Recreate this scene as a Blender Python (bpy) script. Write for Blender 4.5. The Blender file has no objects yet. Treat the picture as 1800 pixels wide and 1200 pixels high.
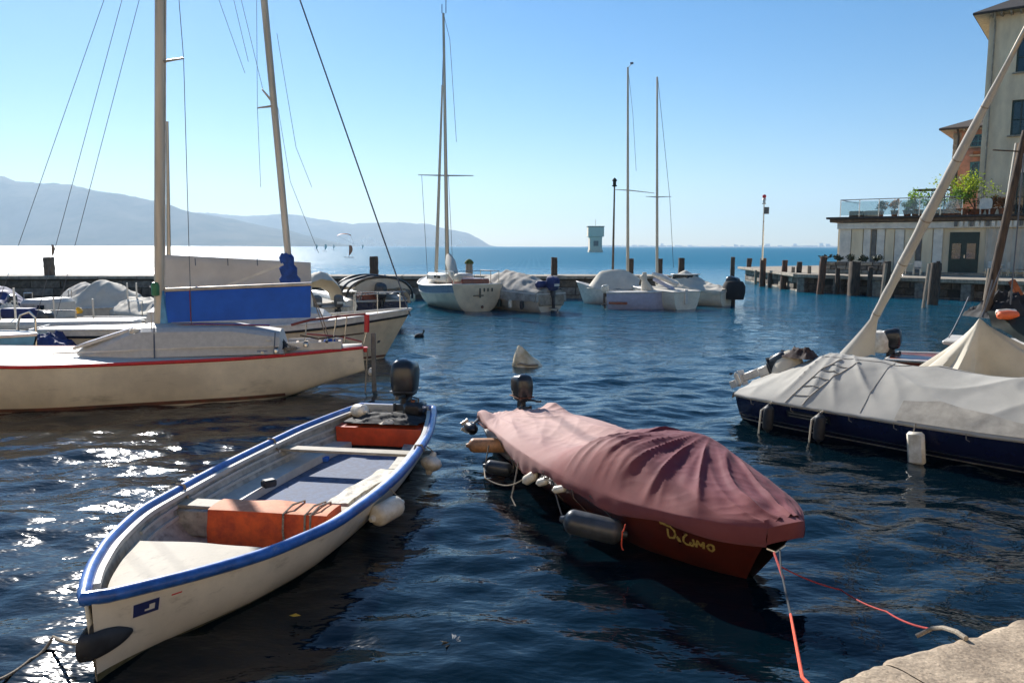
import bpy, math, random
import numpy as np
from mathutils import Vector, Matrix, noise as mn
R = random.Random(7)
rad = math.radians
SC = bpy.context.scene
COL = SC.collection
# ------------------------------------------------------------------ camera, light, sky
F = 1400.0; EYE = 3.0
PIT = math.atan((600-433)/F)
SUN_AZ, SUN_EL = -27.0, 29.5           # degrees left of the view axis, height
cd = bpy.data.cameras.new('camera'); cd.sensor_width = 36; cd.lens = F/1800*36
cd.clip_start = .05; cd.clip_end = 60000
cam = bpy.data.objects.new('camera', cd); COL.objects.link(cam)
cam.location = (0, 0, EYE); cam.rotation_euler = (math.pi/2-PIT, rad(-.12), 0)
SC.camera = cam
W = bpy.data.worlds.new('World'); SC.world = W; W.use_nodes = True
nt = W.node_tree; bg = nt.nodes['Background']
sky = nt.nodes.new('ShaderNodeTexSky'); sky.sky_type = 'NISHITA'; sky.sun_disc = False
sky.sun_elevation = rad(SUN_EL); sky.sun_rotation = rad(SUN_AZ)
sky.altitude = 100; sky.air_density = 1.0; sky.dust_density = .12; sky.ozone_density = 3.6
hs = nt.nodes.new('ShaderNodeHueSaturation'); hs.inputs['Saturation'].default_value = 1.38; hs.inputs['Hue'].default_value = .5; nt.links.new(sky.outputs[0], hs.inputs['Color']); nt.links.new(hs.outputs[0], bg.inputs[0]); bg.inputs[1].default_value = .067
sd = bpy.data.lights.new('sun', 'SUN'); sd.energy = 5.0; sd.angle = rad(.53); sd.color = (1, .955, .89)
sun = bpy.data.objects.new('sun', sd); COL.objects.link(sun)
sv = Vector((math.sin(rad(SUN_AZ))*math.cos(rad(SUN_EL)), math.cos(rad(SUN_AZ))*math.cos(rad(SUN_EL)), math.sin(rad(SUN_EL))))
sun.rotation_euler = sv.to_track_quat('Z', 'Y').to_euler(); sun.location = (0, 0, 60)
SC.view_settings.view_transform = 'Standard'; SC.view_settings.look = 'None'
SC.view_settings.exposure = .82; SC.view_settings.gamma = 1
SC.cycles.max_bounces = 8; SC.cycles.volume_bounces = 0
SC.cycles.sample_clamp_indirect = 8

# ------------------------------------------------------------------ helpers
def ray(px, py):
    x = (px-900)/F; y = -(py-600)/F; c, s = math.cos(PIT), math.sin(PIT)
    return (x, c+y*s, -s+y*c)
def P(px, py, z=0.0):
    d = ray(px, py); t = (z-EYE)/d[2]
    return Vector((d[0]*t, d[1]*t, z))
def Q(px, py, Y):
    d = ray(px, py); t = Y/d[1]
    return Vector((d[0]*t, Y, EYE+d[2]*t))
def V(*a): return Vector(a)

class MB:
    def __init__(s): s.v = []; s.f = []
    def grid(s, rows, closed=False, flip=False):
        n = len(rows[0]); b = len(s.v)
        for r in rows: s.v += [tuple(p) for p in r]
        for i in range(len(rows)-1):
            for j in range(n if closed else n-1):
                k = (j+1) % n
                q = (b+i*n+j, b+i*n+k, b+(i+1)*n+k, b+(i+1)*n+j)
                s.f.append(q[::-1] if flip else q)
        return s
    def poly(s, pts, flip=False):
        b = len(s.v); s.v += [tuple(p) for p in pts]
        q = tuple(range(b, b+len(pts))); s.f.append(q[::-1] if flip else q); return s
    def prism(s, pts, z0, z1):
        n = len(pts); s.poly([(p[0], p[1], z0) for p in pts], True); s.poly([(p[0], p[1], z1) for p in pts])
        for i in range(n):
            a, c = pts[i], pts[(i+1) % n]
            s.poly([(a[0], a[1], z0), (c[0], c[1], z0), (c[0], c[1], z1), (a[0], a[1], z1)])
        return s
    def box(s, c, d, rz=0.0, M=None, bev=0.0):
        hx, hy, hz = d[0]/2, d[1]/2, d[2]/2
        if M is None: M = Matrix.Rotation(rz, 4, 'Z')
        M = M.to_4x4() if len(M) == 3 else M
        c = Vector(c); b = len(s.v); e = min(bev, hx*.9, hy*.9, hz*.9)
        if e <= 0:
            for x in (-hx, hx):
                for y in (-hy, hy):
                    for z in (-hz, hz): s.v.append(tuple(c+(M@Vector((x, y, z, 0))).to_3d() if False else c+M.to_3x3()@Vector((x, y, z))))
            for q in ((0,1,3,2),(4,6,7,5),(0,4,5,1),(2,3,7,6),(0,2,6,4),(1,5,7,3)): s.f.append(tuple(b+i for i in q))
        else:
            m3 = M.to_3x3(); rings = []
            for zz, k in ((-hz, e), (-hz+e, 0), (hz-e, 0), (hz, e)):
                ax, ay = hx-k, hy-k
                ring = [(-ax, -ay+e*(k == 0)), (-ax+e*(k == 0), -ay), (ax-e*(k == 0), -ay), (ax, -ay+e*(k == 0)),
                        (ax, ay-e*(k == 0)), (ax-e*(k == 0), ay), (-ax+e*(k == 0), ay), (-ax, ay-e*(k == 0))]
                rings.append([c+m3@Vector((p[0], p[1], zz)) for p in ring])
            s.grid(rings, True); s.poly(rings[0], True); s.poly(rings[-1])
        return s
    def tube(s, path, r, n=8, cap=True, sq=1.0):
        path = [Vector(p) for p in path]; m = len(path)
        rr = r if isinstance(r, (list, tuple)) else [r]*m
        rows = []; up = None
        for i, p in enumerate(path):
            t = (path[min(i+1, m-1)]-path[max(i-1, 0)])
            t = t.normalized() if t.length > 1e-9 else V(0, 0, 1)
            if up is None:
                up = V(0, 0, 1) if abs(t.z) < .9 else V(1, 0, 0)
            a = t.cross(up).normalized(); b2 = a.cross(t).normalized(); up = b2
            rows.append([p+(a*math.cos(q)+b2*math.sin(q)*sq)*rr[i] for q in [2*math.pi*k/n for k in range(n)]])
        s.grid(rows, True, True)
        if cap: s.poly(rows[0]); s.poly(rows[-1], True)
        return s
    def lathe(s, prof, n=16, M=None, sx=1, sy=1):
        M = M or Matrix()
        rows = [[(M@Vector((r*math.cos(q)*sx, r*math.sin(q)*sy, z))) for q in [2*math.pi*k/n for k in range(n)]] for r, z in prof]
        s.grid(rows, True); return s
    def sweep(s, path, prof, closed=True, up=V(0, 0, 1)):
        path = [Vector(p) for p in path]; rows = []; m = len(path)
        for i, p in enumerate(path):
            t = (path[min(i+1, m-1)]-path[max(i-1, 0)]).normalized(); a = t.cross(up).normalized(); b = a.cross(t)
            rows.append([p+a*x+b*y for x, y in prof])
        s.grid(rows, closed, True)
        if closed: s.poly(rows[0]); s.poly(rows[-1], True)
        return s
    def build(s, name, mat, parent=None, smooth=True, kind=None, fix=True):
        me = bpy.data.meshes.new(name); me.from_pydata([tuple(v) for v in s.v], [], s.f)
        me.validate()
        if fix:
            import bmesh
            bm = bmesh.new(); bm.from_mesh(me); bmesh.ops.recalc_face_normals(bm, faces=bm.faces); bm.to_mesh(me); bm.free()
        if smooth:
            me.polygons.foreach_set('use_smooth', [True]*len(me.polygons))
            try: me.set_sharp_from_angle(angle=rad(38))
            except Exception: pass
        if mat: me.materials.append(mat)
        o = bpy.data.objects.new(name, me); COL.objects.link(o)
        if parent: o.parent = parent
        if kind: o['kind'] = kind
        return o
def tag(o, label, cat, group=None):
    o['label'] = label; o['category'] = cat
    if group: o['group'] = group
    return o
def thing(name, label, cat, loc=(0, 0, 0), rz=0.0, group=None):
    o = bpy.data.objects.new(name, None); COL.objects.link(o); o.empty_display_size = .3
    o.location = loc; o.rotation_euler = (0, 0, rz); return tag(o, label, cat, group)
def struct_root(name, loc=(0, 0, 0)):
    o = bpy.data.objects.new(name, None); COL.objects.link(o); o.location = loc; o['kind'] = 'structure'; return o

def mk(name, col, rough=.5, metal=0.0, var=.18, scale=6.0, bump=0.0, bscale=30.0, col2=None, spec=.5, streak=None, coat=0.0, trans=0.0, scuff=None):
    m = bpy.data.materials.new(name); m.use_nodes = True; t = m.node_tree; n = t.nodes; l = t.links
    b = n['Principled BSDF']; b.inputs['Roughness'].default_value = rough; b.inputs['Metallic'].default_value = metal
    b.inputs['Specular IOR Level'].default_value = spec
    if coat: b.inputs['Coat Weight'].default_value = coat; b.inputs['Coat Roughness'].default_value = .08
    if trans: b.inputs['Transmission Weight'].default_value = trans
    tc = n.new('ShaderNodeTexCoord'); mp = n.new('ShaderNodeMapping'); l.new(tc.outputs['Object'], mp.inputs[0])
    if streak: mp.inputs['Scale'].default_value = streak
    nz = n.new('ShaderNodeTexNoise'); nz.inputs['Scale'].default_value = scale; nz.inputs['Detail'].default_value = 8
    nz.inputs['Roughness'].default_value = .62; l.new(mp.outputs[0], nz.inputs['Vector'])
    rmp = n.new('ShaderNodeValToRGB'); e = rmp.color_ramp.elements
    c2 = col2 or tuple(c*(1-var*1.6) for c in col)
    tn = (1, 1, 1) if max(col) == col[2] and col[2] > col[0]*1.08 else (1.07, 1.0, .90)
    col = tuple(min(.85, c*k) for c, k in zip(col, tn)); c2 = tuple(min(.85, c*k) for c, k in zip(c2, tn))
    e[0].position = .36; e[0].color = (*c2, 1); e[1].position = .64; e[1].color = (*[min(1, c*(1+var*.35)) for c in col], 1)
    l.new(nz.outputs[0], rmp.inputs[0]); l.new(rmp.outputs[0], b.inputs['Base Color'])
    if scuff:
        n3 = n.new('ShaderNodeTexNoise'); n3.inputs['Scale'].default_value = scuff[1]; n3.inputs['Detail'].default_value = 12; n3.inputs['Roughness'].default_value = .75
        mp3 = n.new('ShaderNodeMapping'); mp3.inputs['Scale'].default_value = (.35, 1, 1.6); mp3.inputs['Location'].default_value = (3.1, 1.7, 5.3); l.new(tc.outputs['Object'], mp3.inputs[0]); l.new(mp3.outputs[0], n3.inputs['Vector'])
        m3 = n.new('ShaderNodeMapRange'); m3.inputs['From Min'].default_value = .56; m3.inputs['From Max'].default_value = .70; m3.inputs['To Max'].default_value = scuff[2]; l.new(n3.outputs[0], m3.inputs[0])
        mx3 = n.new('ShaderNodeMix'); mx3.data_type = 'RGBA'; l.new(m3.outputs[0], mx3.inputs[0]); l.new(rmp.outputs[0], mx3.inputs['A']); mx3.inputs['B'].default_value = (*scuff[0], 1)
        l.new(mx3.outputs['Result'], b.inputs['Base Color'])
    mr = n.new('ShaderNodeMapRange'); mr.inputs['To Min'].default_value = max(0.02, rough-.1); mr.inputs['To Max'].default_value = min(1, rough+.12)
    l.new(nz.outputs[0], mr.inputs[0]); l.new(mr.outputs[0], b.inputs['Roughness'])
    if bump:
        n2 = n.new('ShaderNodeTexNoise'); n2.inputs['Scale'].default_value = bscale; n2.inputs['Detail'].default_value = 6; l.new(mp.outputs[0], n2.inputs['Vector'])
        bp = n.new('ShaderNodeBump'); bp.inputs['Strength'].default_value = 1; bp.inputs['Distance'].default_value = bump
        l.new(n2.outputs[0], bp.inputs['Height']); l.new(bp.outputs[0], b.inputs['Normal'])
    return m

M = {}
M['hull_white'] = mk('hull_white', (.76, .73, .64), .32, var=.10, scale=2.2, bump=.0006, bscale=60, coat=.3, scuff=((.25, .2, .13), 5, .5))
M['hull_cream'] = mk('hull_cream', (.80, .72, .57), .35, var=.14, scale=1.2, coat=.25, bump=.0008, bscale=9, scuff=((.26, .18, .1), 3, .45))
M['hull_beige'] = mk('hull_beige', (.70, .62, .47), .38, var=.15, scale=1.6, coat=.2)
M['inner_grey'] = mk('inner_grey', (.46, .46, .43), .6, var=.3, scale=7, bump=.001, scuff=((.12, .1, .08), 9, .7))
M['blue_rim'] = mk('blue_rim', (.03, .13, .46), .34, var=.25, scale=9, coat=.2, scuff=((.3, .36, .45), 14, .6))
M['deck_white'] = mk('deck_white', (.40, .375, .32), .7, col2=(.26, .235, .19), scale=3.5, bump=.001, bscale=50, scuff=((.10, .08, .06), 11, .75))
M['deck_grey'] = mk('deck_grey', (.52, .53, .53), .55, var=.08, scale=11)
M['orange_faded_lit'] = mk('faded_sunlit_orange_cloth', (.66, .30, .17), .75, col2=(.55, .17, .07), scale=9, bump=.002, bscale=24)  # paler cloth for the box top: sunlight and wear put into the colour
M['orange'] = mk('orange_cloth', (.66, .10, .02), .7, col2=(.38, .045, .015), scale=7, bump=.002, bscale=24)
M['red_orange'] = mk('red_orange_paint', (.60, .075, .02), .45, var=.2, scale=5)
M['blue_floor'] = mk('blue_grey_floor', (.13, .17, .26), .8, col2=(.07, .09, .15), scale=14, bump=.001, bscale=90)
M['wood_old'] = mk('weathered_wood', (.20, .16, .12), .85, col2=(.07, .052, .04), scale=7, bump=.006, bscale=18, streak=(3, 3, .35))
M['wood_dark'] = mk('dark_pile_wood', (.095, .07, .052), .85, col2=(.03, .022, .018), scale=6, bump=.01, bscale=14, streak=(3, 3, .4))
M['wood_pale'] = mk('pale_grey_wood', (.36, .31, .25), .8, col2=(.2, .16, .12), scale=6, bump=.004, bscale=20, streak=(3, 3, .4))
M['plank_white'] = mk('peeling_white_plank', (.66, .62, .52), .7, col2=(.28, .27, .25), scale=16, bump=.004, bscale=30)
M['black'] = mk('black_plastic', (.02, .021, .024), .32, var=.3, scale=12, coat=.2)
M['black_matt'] = mk('black_cloth', (.018, .018, .02), .8, var=.3, scale=12, bump=.003, bscale=14)
M['rubber'] = mk('dark_rubber', (.03, .032, .036), .55, var=.3, scale=10)
M['grey_rubber'] = mk('grey_fender_vinyl', (.06, .066, .072), .4, var=.3, scale=6, coat=.15)
M['fender_white'] = mk('white_vinyl', (.80, .78, .72), .35, col2=(.58, .53, .42), scale=8, coat=.2)
M['steel'] = mk('steel_tube', (.55, .55, .55), .28, 1.0, var=.1)
M['alu'] = mk('anodised_aluminium', (.50, .46, .40), .42, .7, var=.16, scale=2, streak=(2, 2, .3))
M['alu_pale'] = mk('painted_mast', (.62, .56, .46), .5, .1, var=.2, scale=2, streak=(3, 3, .2))
M['cable'] = mk('steel_cable', (.12, .13, .15), .5, .6, var=.05)
M['rope_grey'] = mk('old_rope', (.33, .30, .25), .9, col2=(.14, .12, .1), scale=60, bump=.002, bscale=120)
M['rope_dark'] = mk('wet_rope', (.05, .05, .055), .7, var=.3, scale=60)
M['rope_orange'] = mk('orange_rope', (.75, .10, .035), .7, col2=(.5, .05, .02), scale=80, bump=.001, bscale=150)
M['rope_red'] = mk('red_rope', (.42, .03, .02), .7, var=.3, scale=80)
M['maroon_hull'] = mk('red_brown_hull', (.105, .02, .012), .3, var=.25, scale=3, coat=.4)
M['gold'] = mk('faded_gold_paint', (.50, .38, .11), .6, var=.3, scale=40)
M['navy'] = mk('navy_gelcoat', (.010, .014, .05), .22, var=.15, scale=2, coat=.5)
M['rail_white'] = mk('white_trim', (.66, .65, .62), .4, var=.12)
M['canvas_grey'] = mk('grey_canvas', (.40, .405, .395), .88, col2=(.34, .345, .335), scale=1.3, bump=.0015, bscale=45)
M['canvas_dark'] = mk('dark_grey_canvas', (.19, .19, .185), .88, var=.2, scale=4, bump=.002, bscale=30)
M['canvas_pale'] = mk('pale_canvas', (.58, .56, .50), .85, col2=(.50, .48, .43), scale=1.6, bump=.002, bscale=30)
M['canvas_blue'] = mk('blue_canvas', (.025, .13, .56), .8, var=.12, scale=2, bump=.001, bscale=50)
M['canvas_mottled'] = mk('mottled_grey_tarp', (.42, .41, .39), .85, col2=(.20, .195, .185), scale=2.6, bump=.004, bscale=12)
M['canvas_beige'] = mk('beige_tarp', (.56, .52, .455), .85, col2=(.49, .45, .39), scale=1.2, bump=.0015, bscale=12)
M['green_dark'] = mk('dark_green_canvas', (.022, .035, .03), .8, var=.25, scale=6)
M['red_stripe'] = mk('red_stripe_paint', (.60, .025, .03), .4, var=.12, scale=10)
M['antifoul'] = mk('brown_red_antifouling', (.20, .075, .045), .7, col2=(.09, .05, .03), scale=5)
M['red_wood'] = mk('varnished_red_wood', (.26, .055, .025), .35, col2=(.14, .03, .018), scale=8, streak=(.4, 3, 3), coat=.4)
M['lavender'] = mk('lavender_grey_paint', (.42, .43, .54), .4, var=.1)
M['blue_grey'] = mk('blue_grey_paint', (.20, .27, .34), .4, var=.15)
M['stone'] = mk('harbour_stone', (.19, .17, .145), .9, col2=(.085, .075, .065), scale=5, bump=.02, bscale=9)
M['stone_pale'] = mk('pale_stone', (.36, .33, .28), .9, col2=(.2, .18, .15), scale=4, bump=.015, bscale=9)
M['mortar'] = mk('dark_mortar', (.05, .045, .04), .95, var=.2)
M['concrete'] = mk('concrete', (.80, .72, .60), .9, col2=(.6, .54, .44), scale=3, bump=.01, bscale=10)
M['green_weed'] = mk('mossy_top', (.12, .15, .03), .9, var=.4, scale=9, bump=.01)
M['rust'] = mk('rusty_iron', (.20, .07, .03), .8, col2=(.09, .035, .02), scale=12, bump=.003)
M['glass_dark'] = mk('dark_glass', (.02, .03, .035), .08, var=.2, scale=2, spec=.8)
M['yellow'] = mk('yellow_paint', (.8, .45, .03), .5, var=.1)
M['cyan'] = mk('pale_blue_paint', (.10, .32, .52), .45, var=.15)
M['blue_tarp'] = mk('navy_blue_tarp', (.035, .05, .17), .7, var=.25, scale=5, bump=.003, bscale=10)

# dusty rose boat cover with a paler zone aft and a darker one forward
def cover_material():
    m = mk('maroon_canvas', (.185, .05, .052), .82, col2=(.145, .034, .038), scale=1.6, bump=.0012, bscale=70)
    t = m.node_tree; n = t.nodes; l = t.links; b = n['Principled BSDF']
    b.inputs['Sheen Weight'].default_value = .04; b.inputs['Sheen Roughness'].default_value = .5; b.inputs['Sheen Tint'].default_value = (.9, .7, .7, 1)
    tc = [x for x in n if x.type == 'TEX_COORD'][0]; rmp = [x for x in n if x.type == 'VALTORGB'][0]
    def falloff(center, size, lo, hi):      # oval mask with a wandering edge
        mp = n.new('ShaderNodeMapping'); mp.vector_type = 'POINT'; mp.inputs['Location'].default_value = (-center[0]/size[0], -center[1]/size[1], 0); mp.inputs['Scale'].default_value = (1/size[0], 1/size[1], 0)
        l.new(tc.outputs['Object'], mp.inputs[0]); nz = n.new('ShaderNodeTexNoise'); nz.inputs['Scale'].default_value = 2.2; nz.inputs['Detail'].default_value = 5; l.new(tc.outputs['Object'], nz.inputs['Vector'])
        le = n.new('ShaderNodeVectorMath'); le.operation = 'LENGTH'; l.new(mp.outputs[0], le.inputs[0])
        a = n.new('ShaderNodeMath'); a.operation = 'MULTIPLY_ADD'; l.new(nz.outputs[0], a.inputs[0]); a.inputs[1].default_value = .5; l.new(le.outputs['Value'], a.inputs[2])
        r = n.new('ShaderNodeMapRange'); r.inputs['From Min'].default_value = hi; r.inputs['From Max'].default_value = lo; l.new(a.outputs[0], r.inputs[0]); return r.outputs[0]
    m1 = n.new('ShaderNodeMix'); m1.data_type = 'RGBA'; l.new(falloff((.9, 0), (2.6, 1.6), .6, 1.35), m1.inputs[0]); l.new(rmp.outputs[0], m1.inputs['A']); m1.inputs['B'].default_value = (.50, .31, .27, 1)
    m2 = n.new('ShaderNodeMix'); m2.data_type = 'RGBA'; l.new(falloff((4.1, .35), (1.6, .95), .95, 1.35), m2.inputs[0]); l.new(m1.outputs['Result'], m2.inputs['A']); m2.inputs['B'].default_value = (.125, .014, .028, 1)
    l.new(m2.outputs['Result'], b.inputs['Base Color'])
    return m
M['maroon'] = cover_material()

# ------------------------------------------------------------------ water
def water():
    def axis(dense_lo, dense_hi, step, end_lo, end_hi, g):
        a = list(np.arange(dense_lo, dense_hi, step)); s = step; x = a[-1]
        while x < end_hi: s *= g; x += s; a.append(x)
        s = step; x = a[0]; lo = []
        while x > end_lo: s *= g; x -= s; lo.append(x)
        return np.array(lo[::-1]+a)
    xs = axis(-9, 9, .05, -12000, 12000, 1.055)
    ys = axis(3.0, 17, .045, -30, 12000, 1.022)
    X, Y = np.meshgrid(xs, ys); dx = np.gradient(xs); dy = np.gradient(ys)
    DX, DY = np.meshgrid(dx, dy); Z = np.zeros_like(X)
    rng = np.random.RandomState(3)
    out = 1/(1+np.exp(-(Y-47)/1.0))
    for i in range(64):
        lam = .10*(3.2/.10)**rng.rand(); th = rng.normal(-math.pi/2+.32, .55)
        kx, ky = 2*math.pi/lam*math.cos(th), 2*math.pi/lam*math.sin(th)
        amp = .0046*lam**1.05*(1.25 if .25 < lam < .9 else 1 if lam < 1.6 else .6)
        falloff = np.clip(1.5-np.maximum(abs(kx)*DX, abs(ky)*DY)*1.0, 0, 1)
        ph = rng.rand()*6.28
        # patches of rougher and smoother water
        wx, wy = rng.rand(2)*.5+.1
        mod = .75+.45*np.sin(X*wx+Y*wy*.6+ph*3)*np.sin(Y*wy-X*.2+ph)
        p = kx*X+ky*Y+ph+.6*np.sin(X*.7/lam**.5+Y*.4+ph*2)
        Z += amp*falloff*mod*(np.sin(p)+.22*np.sin(2*p+.6))*(1+1.2*out)
    ny, nx = X.shape
    verts = np.stack([X.ravel(), Y.ravel(), Z.ravel()], 1)
    idx = np.arange(ny*nx).reshape(ny, nx)
    q = np.stack([idx[:-1, :-1], idx[:-1, 1:], idx[1:, 1:], idx[1:, :-1]], -1).reshape(-1, 4)
    me = bpy.data.meshes.new('lake_water'); me.vertices.add(len(verts)); me.vertices.foreach_set('co', verts.astype(np.float32).ravel())
    me.loops.add(q.size); me.loops.foreach_set('vertex_index', q.astype(np.int32).ravel())
    me.polygons.add(len(q)); me.polygons.foreach_set('loop_start', np.arange(0, q.size, 4, dtype=np.int32))
    me.polygons.foreach_set('use_smooth', np.ones(len(q), bool)); me.update(calc_edges=True)
    m = bpy.data.materials.new('lake_water'); m.use_nodes = True; t = m.node_tree; n = t.nodes; l = t.links
    b = n['Principled BSDF']; b.inputs['Roughness'].default_value = .05; b.inputs['IOR'].default_value = 1.333
    geo = n.new('ShaderNodeNewGeometry'); sep = n.new('ShaderNodeSeparateXYZ'); l.new(geo.outputs['Position'], sep.inputs[0])
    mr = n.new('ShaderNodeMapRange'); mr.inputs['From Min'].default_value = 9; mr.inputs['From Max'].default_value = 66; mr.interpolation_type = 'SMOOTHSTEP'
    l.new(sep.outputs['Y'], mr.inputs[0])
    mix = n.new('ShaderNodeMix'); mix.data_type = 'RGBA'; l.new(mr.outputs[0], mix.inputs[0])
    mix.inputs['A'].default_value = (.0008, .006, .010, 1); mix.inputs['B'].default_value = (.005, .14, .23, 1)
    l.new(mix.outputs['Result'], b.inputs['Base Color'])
    r2 = n.new('ShaderNodeMapRange'); r2.inputs['From Min'].default_value = 44; r2.inputs['From Max'].default_value = 150; r2.inputs['To Min'].default_value = .065; r2.inputs['To Max'].default_value = .42
    l.new(sep.outputs['Y'], r2.inputs[0]); l.new(r2.outputs[0], b.inputs['Roughness'])
    r3 = n.new('ShaderNodeMapRange'); r3.inputs['From Min'].default_value = 35; r3.inputs['From Max'].default_value = 120; r3.inputs['To Min'].default_value = .5; r3.inputs['To Max'].default_value = .15
    l.new(sep.outputs['Y'], r3.inputs[0]); l.new(r3.outputs[0], b.inputs['Specular IOR Level'])
    # rippled relief in three sizes
    def nz(sc, det, str_):
        mp = n.new('ShaderNodeMapping'); mp.inputs['Scale'].default_value = str_; l.new(geo.outputs['Position'], mp.inputs[0])
        mp.inputs['Rotation'].default_value = (0, 0, .25)
        x = n.new('ShaderNodeTexNoise'); x.inputs['Scale'].default_value = sc; x.inputs['Detail'].default_value = det; x.inputs['Roughness'].default_value = .55
        l.new(mp.outputs[0], x.inputs['Vector']); return x
    def mul(a, k):
        x = n.new('ShaderNodeMath'); x.operation = 'MULTIPLY'; l.new(a, x.inputs[0]); x.inputs[1].default_value = k; return x.outputs[0]
    def add(a, c):
        x = n.new('ShaderNodeMath'); x.operation = 'ADD'; l.new(a, x.inputs[0]); l.new(c, x.inputs[1]); return x.outputs[0]
    fine = mul(nz(7.5, 2, (.7, 1.3, 1)).outputs[0], .011)
    midw = mul(nz(1.5, 4, (.6, 1.4, 1)).outputs[0], .24)
    big = mul(nz(.16, 2, (.5, 1.5, 1)).outputs[0], 1.6)
    mid_f = n.new('ShaderNodeMapRange'); mid_f.inputs['From Min'].default_value = 13; mid_f.inputs['From Max'].default_value = 36; l.new(sep.outputs['Y'], mid_f.inputs[0])
    big_f = n.new('ShaderNodeMapRange'); big_f.inputs['From Min'].default_value = 48; big_f.inputs['From Max'].default_value = 200; l.new(sep.outputs['Y'], big_f.inputs[0])
    def mm(a, c):
        x = n.new('ShaderNodeMath'); x.operation = 'MULTIPLY'; l.new(a, x.inputs[0]); l.new(c, x.inputs[1]); return x.outputs[0]
    h = add(fine, add(mm(midw, mid_f.outputs[0]), mm(big, big_f.outputs[0])))
    bp = n.new('ShaderNodeBump'); bp.inputs['Strength'].default_value = 1; bp.inputs['Distance'].default_value = 1
    l.new(h, bp.inputs['Height']); l.new(bp.outputs[0], b.inputs['Normal'])
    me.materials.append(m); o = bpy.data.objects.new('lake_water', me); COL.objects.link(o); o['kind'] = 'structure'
water()

# ------------------------------------------------------------------ far hills
def interp(pts, x):
    xs = [p[0] for p in pts]; ys = [p[1] for p in pts]
    return float(np.interp(x, xs, ys))
def hills(name, sky_px, Yc, depth, seed, mat):
    rows = []; a0, a1 = sky_px[0][0], sky_px[-1][0]; n = 150; m = 26
    for j in range(m+1):
        v = j/m; row = []
        for i in range(n+1):
            px = a0+(a1-a0)*i/n; y0 = interp(sky_px, px)
            top = (433-y0)/F*Yc
            X = (px-900)/F*Yc; Yy = Yc-depth+2*depth*v
            prof = math.sin(min(1, v*2)*math.pi/2)**1.2 if v < .5 else math.cos((v-.5)*math.pi)
            z = top*prof
            w = math.sin(v*math.pi)**.8 if 0 < v < 1 else 0
            g = mn.fractal(V(X*.0022, Yy*.0016, seed), 1, 2, 5)*top*.22*w
            z += g*(1 if v < .47 else .25)+mn.noise(V(X*.02, Yy*.02, 5))*6*w
            row.append((X*Yy/Yc, Yy, max(z, 0)-1 if prof > 0 else -3))
        rows.append(row)
    MB().grid(rows).build(name, mat, kind='structure', fix=True)
M['hill'] = mk('wooded_hillside', (.03, .045, .03), .95, col2=(.15, .14, .10), scale=.0035)
M['hill'].node_tree.nodes['Principled BSDF'].inputs['Specular IOR Level'].default_value = 0
hills('hill', [(-700, 300), (-500, 285), (-300, 305), (0, 323), (75, 325), (140, 331), (200, 341), (270, 357), (330, 371), (400, 385), (470, 398), (540, 414), (600, 428), (640, 434)], 6500, 1500, 1.3, M['hill'])
hills('hill', [(180, 432), (260, 400), (340, 380), (400, 379), (440, 380), (470, 379), (500, 377), (535, 380), (560, 386), (590, 394), (620, 396), (650, 393), (690, 392), (730, 394), (770, 399), (800, 405), (825, 412), (845, 421), (862, 431), (880, 434)], 8800, 1100, 4.1, M['hill'])
hills('far_shore', [(1020, 433), (1060, 431.6), (1150, 431.5), (1250, 432), (1400, 431.2), (1560, 431), (1900, 430), (2300, 429)], 10500, 500, 2.2, M['hill'])

# haze: pale air round everything
hz = MB().box((0, 5600, 342), (23000, 11800, 698)).build('haze', None, smooth=False, kind='stuff')
hm = bpy.data.materials.new('haze'); hm.use_nodes = True; hn = hm.node_tree.nodes
hn.remove(hn['Principled BSDF']); pv = hn.new('ShaderNodeVolumePrincipled'); pv.inputs['Density'].default_value = 1.15e-4
pv.inputs['Color'].default_value = (.60, .80, 1, 1); pv.inputs['Anisotropy'].default_value = .25
hm.node_tree.links.new(pv.outputs[0], hn['Material Output'].inputs['Volume']); hz.data.materials.append(hm)

# ------------------------------------------------------------------ hull
def herm(pts, x):
    xs = [p[0] for p in pts]; ys = [p[1] for p in pts]; n = len(xs)
    if x <= xs[0]: return ys[0]
    if x >= xs[-1]: return ys[-1]
    i = max(k for k in range(n) if xs[k] <= x); i = min(i, n-2)
    def sl(k):
        if k == 0: return (ys[1]-ys[0])/(xs[1]-xs[0])
        if k == n-1: return (ys[-1]-ys[-2])/(xs[-1]-xs[-2])
        a = (ys[k]-ys[k-1])/(xs[k]-xs[k-1]); b = (ys[k+1]-ys[k])/(xs[k+1]-xs[k])
        return 0 if a*b <= 0 else 2*a*b/(a+b)
    h = xs[i+1]-xs[i]; t = (x-xs[i])/h; a, b = sl(i)*h, sl(i+1)*h
    return (2*t**3-3*t*t+1)*ys[i]+(t**3-2*t*t+t)*a+(-2*t**3+3*t*t)*ys[i+1]+(t**3-t*t)*b
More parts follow.
